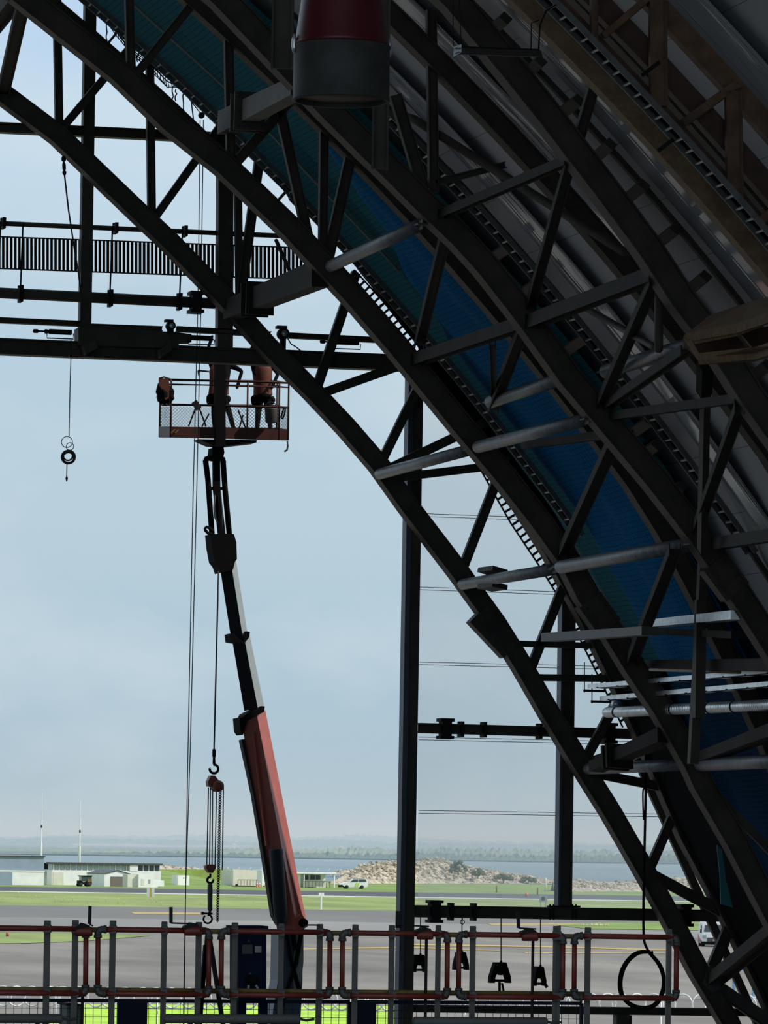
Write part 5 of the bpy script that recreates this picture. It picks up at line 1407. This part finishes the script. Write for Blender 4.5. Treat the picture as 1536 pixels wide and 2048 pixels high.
for a, b in (((416, 1862), (404, 1985)), ((417, 1862), (440, 2010)), ((411, 1890), (403, 2000))):
    p, q = R_at(*a, .3), R_at(*b, .3); q2 = p + (q - p) * ((p.z - DECKZ) / (p.z - q.z))
    MB().bar(p, q2, .03, .03).build('leg', DARK, t)
# wire-mesh barrier with blue top rail
MESHB = mat('navy_rail_paint', (.006, .009, .024), .7, spec=.2)
def barrier(xa, xb, label):
    t = thing('mesh_barrier', label, 'barrier', down(R_at((xa + xb) / 2, 2040, .7)), 'wire mesh barriers behind the guardrail')
    yb = lambda x: 2000 + .0056 * x
    a, b = R_at(xa, yb(xa), .7), R_at(xb, yb(xb), .7)
    MB().bar(a, b, .026, .03).build('top_bar', MESHB, t)
    for e in (a, b): MB().bar(e, down(e), .024, .03).build('upright', MESHB, t)
    m = MB(); L_ = (b - a).length; d = (b - a) / L_; x = .05
    while x < L_:
        p = a + d * x; m.bar(p, down(p), .0035, .0035); x += .058
    z = a.z - .058
    while z > DECKZ + .02:
        dz = V((0, 0, z - a.z)); m.bar(a + dz, b + dz, .0035, .0035); z -= .058
    m.build('wire_mesh', DARK, t)
barrier(-130, 395, 'wire mesh barrier with navy top bar along the left half')
barrier(400, 699, 'wire mesh barrier with navy top bar below the boom foot')
barrier(712, 1163, 'wire mesh barrier with navy top bar in front of the largest grip')
for k, (x0, x1, y0) in enumerate(((236, 295, 2001), (714, 753, 2003), (533 - 60, 533, 2004))):
    if k == 2: continue
    p = [R_at(x0, y0, .62), R_at(x1, y0, .62), down(R_at(x1, y0, .62)), down(R_at(x0, y0, .62))]
    solo('navy_board', MB().prism(p, V((0, .03, 0))), MESHB, ['navy board standing behind the rail left of the thin ropes', 'navy board standing behind the rail left of the tall blue-lit post'][k], 'board', 'navy boards against the mesh')
PAD = mat('grey_padding', (.1, .096, .09), .6, 0, .1, 5)
for k, (x0, x1, y, r, ye) in enumerate(((-130, 126, 2036, 9.5, 0), (326, 601, 2037, 9.5, 0), (824, 1096, 2043, 9.5, 0))):
    p, q = R_at(x0, y + (0 if k else 0), -.12), R_at(x1, y + 1, -.12); d = q - p
    t = thing('padded_roll', 'long dull grey padded roll lying behind the rail, ' + ['at far left', 'below the navy cabinet', 'below the largest grip'][k], 'roll', down((p + q) / 2), 'padded rolls along the rail foot')
    r_ = r * kR
    MB().lathe(p, d, [(r_ * .3, 0), (r_ * .75, .006), (r_, .02), (r_, .98), (r_ * .75, .994), (r_ * .3, 1)], 18).build('roll', PAD, t)
    for f in (.2, .8):
        MB().bar(p + d * f, down(p + d * f), .03, .03).build('support', DARK, t)
    MB().path([q, q + cr * .04 - V((0, 0, .01)), q + cr * .1 + V((0, 0, .0))], .01, 6).build('cable_tail', ROPE, t)
t = thing('utility_box', 'grey-green utility box at the lower left behind the mesh', 'box', down(R_at(150, 2030, .85)))
m = MB().prism([R_at(134, 2010, .85), R_at(164, 2012, .85), down(R_at(164, 2012, .85)), down(R_at(134, 2010, .85))], V((0, .3, 0))); m.build('body', mat('grey_green_box', (.09, .13, .11), .6), t)
MB().prism([R_at(132, 2007, .82), R_at(166, 2009, .82), R_at(166, 2013, .82), R_at(132, 2011, .82)], V((0, .36, 0))).build('lid', DARK, t)

# razor-wire fence beyond
DF = 186
def Fp(x, y, dd=0): return dep(x, y, DF + dd)
t = thing('razor_wire_fence', 'fence topped with white razor-wire coils beyond the guardrail', 'fence', V((Fp(600, 2000).x, Fp(600, 2000).y, 0)))
m = MB(); x = -60.0; kF = DF / F; i = 0
while x < 1600:
    y = 1992 + .012 * x
    c = Fp(x, y); a = 0.5 if i % 2 else -0.5
    m.ring(c, 19.5 * kF, .03, cs * math.cos(a) + cf * math.sin(a), V((0, 0, 1)), 20, 4)
    x += 31 + 5 * math.sin(i * 2.1); i += 1
m.build('razor_coil', WIREW, t)
for x in (-40, 114, 120, 315, 520, 731, 736, 930, 1120, 1322, 1334, 1530):
    p = Fp(x, 1972 + .012 * x); MB().tube(p, V((p.x, p.y, 0)), .04, 6).build('post', WIREW, t)
for y in (2012, 2050):
    MB().tube(Fp(-80, y), Fp(1650, y + .0125 * 1700), .015, 5).build('line_wire', WIREW, t)

# ------------------------------------------------------------------ buildings and things across the airfield
def frame(x, y, ang):                   # ground point and level axes: along the front, and back from it
    p = gnd(x, y); a = math.radians(ang)
    e = cs * math.cos(a) + cf * math.sin(a); b = cf * math.cos(a) - cs * math.sin(a)
    return p, e, b, mpp(p)
UPV = V((0, 0, 1))
class Far:
    def __init__(s, x, y, ang, name, label, cat, group=None):
        s.p, s.e, s.b, s.k = frame(x, y, ang); s.ca = math.cos(math.radians(ang))
        s.x0 = x; s.t = thing(name, label, cat, s.p, group)
    def P(s, u, d, h): return s.p + s.e * u + s.b * d + UPV * h
    def box(s, nm, x0, x1, h0, h1, d0, d1, mt, lb=None):   # x in pixels from the thing's first pixel, heights in pixels, depth in metres
        u0, u1 = (x0 - s.x0) * s.k / s.ca, (x1 - s.x0) * s.k / s.ca
        c = s.P((u0 + u1) / 2, (d0 + d1) / 2, (h0 + h1) / 2 * s.k)
        return MB().box(c, s.e * ((u1 - u0) / 2), s.b * ((d1 - d0) / 2), UPV * ((h1 - h0) / 2 * s.k)).build(nm, mt, s.t, lb)
    def prof(s, nm, pts, d0, d1, mt, lb=None):             # outline in pixels (x, height) pushed back from d0 to d1
        return MB().prism([s.P((x - s.x0) * s.k / s.ca, d0, h * s.k) for x, h in pts], s.b * (d1 - d0)).build(nm, mt, s.t, lb)
f = Far(-60, 1769, 22, 'airfield_shed', 'large shed with blue-grey upper cladding and white lower wall, far left', 'building')
f.box('lower_wall', -60, 84, 0, 28, 0, 14, WHITE); f.box('upper_wall', -60, 84, 28, 57, .1, 14, CLADB); f.box('roof', -61, 85.5, 57, 59, -.2, 14.2, GREYST)
f.box('door', -40, 22, 0, 25, -.06, 0, CLADB); f.box('ledge', -60, 85, 27, 29.5, -.12, 0, WHITE)
f = Far(85, 1769, 22, 'plant_room', 'black louvred box on a post between the big shed and the long low building', 'building')
f.box('louvre_box', 85, 105, 30, 43, -.5, 3, BLACK); f.box('post', 100, 104, 0, 30, 0, .6, CLADB); f.box('wall', 88, 100, 0, 26, 1, 3, WHITE)
f = Far(104, 1770, 22, 'terminal_hut', 'long low white building with a row of windows under a flat roof', 'building')
f.box('lower_wall', 104, 318, 0, 30, 0, 3, WHITE); f.box('upper_wall', 106, 317, 30, 42, .5, 3, GLASSP); f.box('roof', 103, 320, 42, 45.5, -.3, 3.2, GREYST)
f.box('door', 106, 126, 0, 25, -.06, 0, CREAM)
for i in range(19):
    x = 108 + i * 11.0
    f.box('window', x + 1, x + 9.5, 31, 41, .38, .5, GLASSD if i > 14 else GLASSP)
    f.box('mullion', x - .8, x + .4, 30, 42, .3, .5, WHITE)
f.box('white_panel', 256, 272, 29, 42, -.1, .4, WHITE)
f = Far(209, 1773, 26, 'garage_hut', 'white gabled garage with a brown roller door before the long low building', 'building')
f.prof('body', [(209, 0), (258, 0), (258, 25), (234, 31), (209, 25)], 0, 8, WHITE)
f.prof('roof', [(208, 25), (233.5, 32), (259, 25), (259, 26), (233.5, 33.4), (208, 26)], -.2, 8.1, GREYST)
f.box('roller_door', 220, 247, 0, 20, -.05, 0, BROWNG)
f = Far(277, 1774.5, 24, 'white_hut', 'plain white box hut right of the gabled garage', 'building')
f.box('body', 277, 306, 0, 26, 0, 3, WHITE); f.box('window', 296, 300, 8, 16, -.04, 0, GLASSP); f.box('door', 282, 288, 4, 17, -.04, 0, CREAM); f.box('wing', 306, 328, 0, 14, .2, 3, WHITE)
f.box('grey_wall', 258, 277, 0, 25, .6, 3, CREAM)
f = Far(158, 1773, 20, 'tractor', 'dark tractor with a yellow part parked before the long low building', 'tractor')
f.box('cab', 163, 183, 10, 20, .1, 1.6, GLASSD); f.box('roof', 161, 184, 20, 22, 0, 1.7, BLACK); f.box('bonnet', 158, 166, 5, 12, .3, 1.4, DARK); f.box('yellow_box', 175, 183, 9, 15, -.05, .3, YELP)
f.box('chassis', 160, 184, 4, 9, .2, 1.5, DARK)
for x, r_ in ((162, 3.6), (179, 5)):
    c = f.P((x - 158) * f.k, 0, r_ * f.k); MB().lathe(c, f.b * .4, [(r_ * f.k, 0), (r_ * f.k, 1)], 16).build('wheel', TYRE, f.t)
    c = f.P((x - 158) * f.k, 1.4, r_ * f.k); MB().lathe(c, f.b * .4, [(r_ * f.k, 0), (r_ * f.k, 1)], 16).build('wheel', TYRE, f.t)
f = Far(355, 1774, 26, 'white_container', 'small white container standing alone on the grass', 'container')
f.box('body', 355, 378, 0, 23, 0, 2.6, WHITE); f.box('vent', 366, 368, 17, 19, -.04, 0, DARK)
f = Far(466, 1773, 22, 'portable_cabin', 'cream portable cabin left of the boom', 'cabin')
f.box('body', 466, 513, 2, 33, 0, 6, CREAM); f.box('skid', 468, 511, 0, 2, .3, 5.6, DARK)
f.box('hand_rail', 472, 512, 13, 14, -.9, -.85, GREYST)
for x in range(472, 513, 6): f.box('rail_post', x, x + .8, 0, 14, -.9, -.85, GREYST)
MB().lathe(f.P(5 * f.k, -.9, 3 * f.k), f.b * .3, [(2.6 * f.k, 0), (2.6 * f.k, 1)], 12).build('wheel', TYRE, f.t)
f = Far(524, 1773, 22, 'portable_cabin', 'white portable cabin half hidden behind the boom', 'cabin')
f.box('body', 526, 556, 2, 33, 0, 6, WHITE); f.box('skid', 528, 554, 0, 2, .3, 5.6, DARK); f.box('drain_pipe', 523, 524.5, 0, 33, -.2, 0, WHITE)
f = Far(590, 1775, 22, 'site_shelter', 'white open-fronted shelter with posts, right of the boom', 'shelter')
f.box('back_wall', 596, 662, 0, 27, 3, 3.2, WHITE); f.box('side_wall', 590, 605, 0, 30, 1.0, 3.2, WHITE); f.box('roof', 589, 670, 28, 31, -.6, 3.4, WHITE)
f.box('post', 666, 668, 0, 28, -.4, -.15, WHITE); f.box('post', 606, 607.5, 0, 28, -.4, -.2, WHITE)
for x in (619, 632, 643): f.box('window', x, x + 9, 16, 25, 2.9, 3, GLASSD)
f.box('counter', 610, 658, 2, 14, .9, 1.1, CREAM)
for x in range(608, 662, 7): f.box('fence_post', x, x + .8, 0, 13, -.5, -.45, GREYST)
f.box('fence_rail', 606, 660, 12, 13, -.5, -.45, GREYST)
CONE = mat('cone_orange', (.75, .2, .1), .6)
for k, x in enumerate((514, 519, 531, 536)):
    p = gnd(x, 1774.5); kk = mpp(p)
    t = thing('traffic_cone', 'orange and white traffic cone before the white cabin, ' + ['leftmost', 'second from left', 'third from left', 'rightmost, next to the boom'][k], 'cone', p, 'traffic cones at the cabins')
    MB().lathe(p, UPV * (13 * kk), [(2.4 * kk, 0), (2.4 * kk, .06), (1.7 * kk, .08), (.5 * kk, 1)], 10).build('cone_body', CONE, t)
    MB().lathe(p + UPV * (6 * kk), UPV * (3 * kk), [(1.3 * kk, 0), (1.0 * kk, 1)], 10).build('white_band', WHITE, t)

# white patrol car, seen from its left side, nose to the left
f = Far(680, 1777, 12, 'patrol_car', 'white station wagon with lime slanted stripes parked before the rocks', 'car')
f.prof('body', [(680.5, 3), (733, 3), (736, 6), (736, 12), (735, 18.5), (733, 20), (713, 20), (706, 19.5), (698, 13), (686, 10.5), (681, 8)], 0, 1.8, WHITE)
f.prof('side_window', [(700, 13), (706.5, 18.6), (716, 19), (716, 13.4)], -.03, 1.83, GLASSD); f.prof('side_window', [(717.5, 13.4), (717.5, 19), (731, 19), (733, 14)], -.03, 1.83, GLASSD)
f.prof('bumper', [(680, 2.5), (680, 7), (684, 8), (690, 3)], -.04, 1.84, DARK)
f.prof('stripe', [(709, 4), (712, 4), (715, 11.5), (712, 11.5)], -.04, 0, LIME); f.prof('stripe', [(713.5, 4), (716, 4), (719, 11.5), (716.5, 11.5)], -.04, 0, LIME)
f.box('roof_rack', 708, 730, 20, 21.2, .3, 1.5, GREYST)
for x in (693.5, 724):
    for d in (-.06, 1.6):
        MB().lathe(f.P((x - 680) * f.k / f.ca, d, 3.6 * f.k), f.b * .25, [(3.6 * f.k, 0), (3.7 * f.k, .3), (3.6 * f.k, 1)], 16).build('wheel', TYRE, f.t)
# white van on the right, nose toward us
f = Far(1404, 1893, 0, 'delivery_van', 'white delivery van with red lower side, behind the arch foot at right', 'van')
f.prof('body', [(1404, 6), (1456, 6), (1457, 22), (1455, 30), (1451, 46), (1447, 49), (1410, 49), (1406, 46), (1404, 30)], .5, 5.2, WHITE)
f.prof('bonnet', [(1403.5, 8), (1456.5, 8), (1457, 22), (1454, 27), (1406, 27), (1403, 22)], -.5, .6, WHITE)
f.prof('windscreen', [(1408, 29), (1453, 29), (1449, 43), (1411, 43)], .42, .52, GLASSD)
f.prof('grille', [(1413, 10), (1449, 10), (1449, 18), (1413, 18)], -.56, -.48, GREYST)
f.prof('bumper', [(1402, 4), (1458, 4), (1458, 10), (1402, 10)], -.66, .2, BLACK)
f.prof('plate', [(1424, 11), (1438, 11), (1438, 14.5), (1424, 14.5)], -.62, -.56, LABEL)
for x in (1404, 1448): f.prof('headlamp', [(x, 17), (x + 8, 17), (x + 8, 23), (x, 23)], -.55, -.45, GLASSP)
for x in (1401, 1457): f.prof('mirror', [(x, 27), (x + 3, 27), (x + 3, 34), (x, 34)], .5, .7, BLACK)
p = f.p; k = f.k
for d in (.3, 3.9):
    for x in (1403, 1452):
        MB().lathe(f.P((x - 1404) * k, d, 6.2 * k), f.e * .28, [(6.2 * k, 0), (6.4 * k, .3), (6.2 * k, 1)], 18).build('wheel', TYRE, f.t)
VANR = mat('van_red', (.45, .1, .09), .5)
MB().prism([f.P(-.03, d, h * k) for d, h in ((.9, 7), (5.15, 7), (5.15, 24), (3.5, 17), (.9, 12))], f.e * .03).build('red_lower_side', VANR, f.t)
MB().prism([f.P(-.03, d, h * k) for d, h in ((.75, 28), (1.9, 28), (1.9, 43), (1.1, 43))], f.e * .03).build('side_window', GLASSD, f.t)

for k, (x, yt, yb) in enumerate(((62, 1588, 1712), (141.5, 1604, 1730))):
    p = gnd(x, 1771); kk = mpp(p); 
    t = thing('radio_mast', ['taller white radio mast behind the big shed', 'shorter white radio mast behind the long low building'][k], 'mast', p + cf * 25, 'slender radio masts')
    q = p + cf * 25; H_ = (1771 - yt) * kk * 1.025
    MB().lathe(q, UPV * H_, [(.22, 0), (.2, .45), (.1, .46), (.09, .8), (.04, .81), (.03, 1)], 8).build('pole', WIREW, t)
    MB().lathe(q + UPV * (H_ * .62), UPV * .5, [(.16, 0), (.16, 1)], 8).build('joint', GREYST, t)
p = gnd(301, 1794); kk = mpp(p)
t = thing('taxiway_marker', 'white and yellow upright taxiway marker at the runway edge', 'marker', p)
for x0, x1, mt_ in ((-7.5, -2, WIREW), (-2.2, 2.2, mat('marker_yellow', (.6, .42, .1), .6)), (2.2, 7.5, WIREW)):
    c = p + cs * ((x0 + x1) / 2 * kk) + UPV * (9 * kk); MB().box(c, cs * ((x1 - x0) / 2 * kk), cf * .2, UPV * (9 * kk)).build('panel', mt_, t)
p = gnd(642, 1819); kk = mpp(p)
t = thing('sign_post', 'white T-shaped sign post in the grass beyond the boom', 'sign', p)
ct_ = cs * .88 + cf * .47; cg_ = cf * .88 - cs * .47
MB().box(p + UPV * (14 * kk), ct_ * (1.6 * kk), cg_ * .08, UPV * (14 * kk)).build('post', WIREW, t)
MB().box(p + UPV * (30.5 * kk) - ct_ * (3.0 * kk), ct_ * (2.6 * kk), cg_ * .08, UPV * (2.8 * kk)).build('board', WIREW, t)
MB().box(p + UPV * (30.5 * kk) + ct_ * (3.2 * kk), ct_ * (2.6 * kk), cg_ * .08, UPV * (2.8 * kk)).build('board', WIREW, t)
p = gnd(1086, 1822); kk = mpp(p)
t = thing('square_sign', 'grey square sign board with a dark dot, above the low beam', 'sign', p)
for x in (-5, 5): MB().box(p + UPV * (10 * kk) + cs * (x * kk), cs * (.5 * kk), cf * .06, UPV * (10 * kk)).build('leg', GREYST, t)
MB().box(p + UPV * (25 * kk), cs * (8 * kk), cf * .08, UPV * (7 * kk)).build('board', CLADB, t)
MB().lathe(p + UPV * (25 * kk) - cf * .1, cf * -.03, [(4 * kk, 0), (4 * kk, 1)], 14).build('dark_dot', DARK, t)
p = gnd(1416, 1830); kk = mpp(p)
t = thing('square_sign', 'grey diamond sign half hidden by the arch foot at lower right', 'sign', p)
MB().box(p + UPV * (8 * kk), cs * (.6 * kk), cf * .06, UPV * (8 * kk)).build('leg', GREYST, t)
MB().prism([p + cs * (a * kk) + UPV * ((22 + b) * kk) for a, b in ((-9, 0), (0, -9), (9, 0), (0, 9))], cf * .08).build('board', CLADB, t)
for k, (x, yb, h, w, mt_, lb) in enumerate(((1053, 1793, 7, 6, CONE, 'small orange marker board in the grass beyond the sheeting'), (993, 1785, 14, 3, YELP, 'yellow marker post before the rock heap'), (1075, 1789, 14, 3, YELP, 'yellow marker post left of the middle sheeting post'), (1091, 1783, 28, 3.4, WIREW, 'white marker pole at the end of the rock heap'), (786, 1766, 22, 2.4, WIREW, 'white marker pole before the rocks left of the blue-lit post'), (15, 1874, 9, 7, VANR, 'small red marker box on the grass island at far left'), (476, 1794, 5, 2, WIREW, 'tiny white runway light between hoist and boom'))):
    p = gnd(x, yb); kk = mpp(p)
    solo('field_marker', MB().lathe(p, UPV * (h * kk), [(w * .5 * kk, 0), (w * .5 * kk, .85), (w * .35 * kk, 1)], 8), mt_, lb, 'marker')
MB_ = MB(); rnd = random.Random(11)
for x, y, h in ((5, 1797, 6), (23, 1797, 4), (36, 1793, 11), (57, 1797, 6), (65, 1797, 5), (71, 1796, 7), (79, 1795, 6), (110, 1803, 12), (123, 1803, 5), (127, 1799, 7), (146, 1800, 8), (175, 1806, 11), (212, 1801, 7), (236, 1806, 12), (248, 1808, 7), (295, 1803, 6), (303, 1804, 8), (312, 1803, 6), (322, 1810, 8), (371, 1806, 10), (402, 1808, 9), (508, 1803, 4), (1290, 1857, 5)):
    p = gnd(x, y + 2); kk = mpp(p); MB_.lathe(p, UPV * (h * kk) + cs * (rnd.uniform(-1, 1) * kk), [(.5 * kk, 0), (.6 * kk, .7), (1.1 * kk, .85), (.4 * kk, 1)], 5)
solo('seed_stalks', MB_, mat('pale_seed_head', (.62, .62, .4), .9), 'pale seed stalks scattered over the mown grass strip at left', 'grass', None, 'stuff')
MB_ = MB()
for x in range(1163, 1222, 5):
    p = gnd(x + rnd.uniform(-2, 2), 1851.5); kk = mpp(p); MB_.blob(p + UPV * (1.6 * kk), 1.8 * kk, .3, (1.8 + rnd.random() * 2) * kk, 6, 4, .3, rnd)
solo('pale_flowers', MB_, mat('pale_flower', (.75, .6, .42), .9), 'clump of pale tall flowers on the right grass island', 'flowers', None, 'stuff')

# rock heaps of the breakwater, a bush, low rubble at right
def heap(name, outline, yb, n, smin, smax, depth, label, seed):
    rnd = random.Random(seed); m = MB(); x0, x1 = outline[0][0], outline[-1][0]
    def top(x):
        for (a, ya), (b, yb_) in zip(outline, outline[1:]):
            if a <= x <= b: return ya + (yb_ - ya) * (x - a) / (b - a)
        return yb
    for i in range(n):
        x = rnd.uniform(x0, x1); p = gnd(x, yb); kk = mpp(p); H_ = (yb - top(x)) * kk * 1.12
        f_ = rnd.random() ** .7
        s = rnd.uniform(smin, smax) * kk
        c = p + cf * (depth * f_) + UPV * (max(0, H_ * f_ - s * .6) + s * .25)
        m.blob(c, s * rnd.uniform(.7, 1.4), s * rnd.uniform(.7, 1.2), s * rnd.uniform(.5, 1.0), 6, 4, .35, rnd)
    # earth core under the stones
    xs = [x0 + (x1 - x0) * i / 12 for i in range(13)]; vs = []
    for x in xs:
        p = gnd(x, yb); kk = mpp(p); h = max(.1, (yb - top(x)) * kk - smin * kk)
        vs += [p, p + cf * depth + UPV * h, p + cf * (depth * 2)]
    m.add(vs, [(i * 3 + j, i * 3 + j + 1, i * 3 + j + 4, i * 3 + j + 3) for i in range(12) for j in range(2)])
    return solo(name, m, ROCKM, label, 'rocks', None, 'stuff')
heap('rock_heap', [(660, 1766), (690, 1748), (715, 1735), (745, 1726), (800, 1724), (850, 1722), (885, 1719), (910, 1728), (950, 1737), (1000, 1745), (1050, 1752), (1110, 1762)], 1767, 900, 1.6, 4.2, 14, 'heap of pale sunlit breakwater rocks beyond the airfield', 4)
heap('rubble', [(1110, 1762), (1150, 1760), (1200, 1764), (1260, 1764), (1330, 1757), (1400, 1752), (1480, 1755)], 1783, 500, 1.4, 3.6, 12, 'low band of pale rubble and concrete lumps at right, beyond the grass', 5)
heap('rubble', [(660, 1745), (690, 1739), (740, 1738), (780, 1742)], 1750, 90, 1.4, 3.0, 6, 'dark low stones along the shore behind the shelter', 8)
heap('rubble', [(255, 1734), (300, 1728), (360, 1733), (430, 1737), (520, 1740)], 1744, 200, 1.2, 2.6, 6, 'low brown stones along the shore behind the long low building', 9)
for k, (x, y, w, h) in enumerate(((918, 1741, 20, 22), (958, 1748, 14, 14), (1010, 1756, 22, 8), (1060, 1760, 18, 7))):
    p = gnd(x, 1768) + cf * 13; kk = mpp(p); rnd = random.Random(20 + k)
    t = thing('bush', ['large dark bush on top of the rock heap', 'smaller dark bush beside the large one on the rocks', 'scrubby bush on the falling end of the rock heap', 'low scrub near the white marker pole'][k], 'bush', V((p.x, p.y, 0)))
    base = p + UPV * ((1768 - y) * kk - .3); m = MB()
    for i in range(26):
        a = rnd.uniform(-1, 1); b = rnd.random()
        m.blob(base + cs * (a * w * kk * .8) + UPV * (b * h * kk * (1 - a * a * .7)) + cf * rnd.uniform(-1, 1), 4 * kk, .4, 3.6 * kk, 6, 4, .4, rnd)
    m.build('foliage', BUSH, t)
    MB().tube(base - UPV * .8, base + UPV * (h * kk * .5), .12, 6).build('stem', DKTIMB, t)
# perimeter fence with curved tops along the shore
p0 = gnd(-20, 1752)
t = thing('perimeter_fence', 'pale perimeter fence with curved post tops along the shore', 'fence', p0)
for i in range(40):
    x = -20 + i * 22.5
    p = gnd(x, 1752 + .0145 * x); kk = mpp(p)
    MB().path([p, p + UPV * (17 * kk), p + UPV * (21 * kk) + cs * (1.4 * kk), p + UPV * (24 * kk) + cs * (4.5 * kk)], .06, 5).build('post', WIREW, t)
m = MB()
for h in (6, 12, 17): m.path([gnd(-20 + i * 90, 1752 + .0145 * (-20 + i * 90)) + UPV * (h * mpp(gnd(-20, 1750))) for i in range(11)], .02, 4)
m.build('line_wire', GREYST, t)
# yellow and pale blue access stand at the far right
p, e, b, k = frame(1475, 1940, 0)
t = thing('access_stand', 'yellow-legged access stand with a pale blue platform behind the arch foot', 'stand', p)
LBLUE = mat('pale_blue_paint', (.3, .5, .7), .5)
def S(x, y, d=0): return p + e * ((x - 1475) * k) + UPV * ((1940 + 60 - y) * k) + b * d
p = gnd(1475, 2000); k = mpp(p)
def S(x, y, d=0): return p + e * ((x - 1475) * k) + UPV * ((2000 - y) * k) + b * d
MB().bar(S(1482, 1870), S(1462, 1925), .22, .12).build('ladder_leg', mat('stand_yellow', (.7, .45, .08), .5), t)
MB().bar(S(1516, 1895), S(1536, 1965), .1, .1).build('frame_leg', WIREW, t)
MB().bar(S(1474, 1936), S(1570, 1934), .3, 1.4).build('platform', LBLUE, t)
MB().bar(S(1466, 1922), S(1467, 2000), .12, .1).build('frame_leg', LBLUE, t)
MB().bar(S(1511, 1938), S(1502, 2018), .12, .1).build('frame_leg', LBLUE, t)
MB().bar(S(1530, 1990), S(1500, 2018), .1, .1).build('frame_leg', WIREW, t)
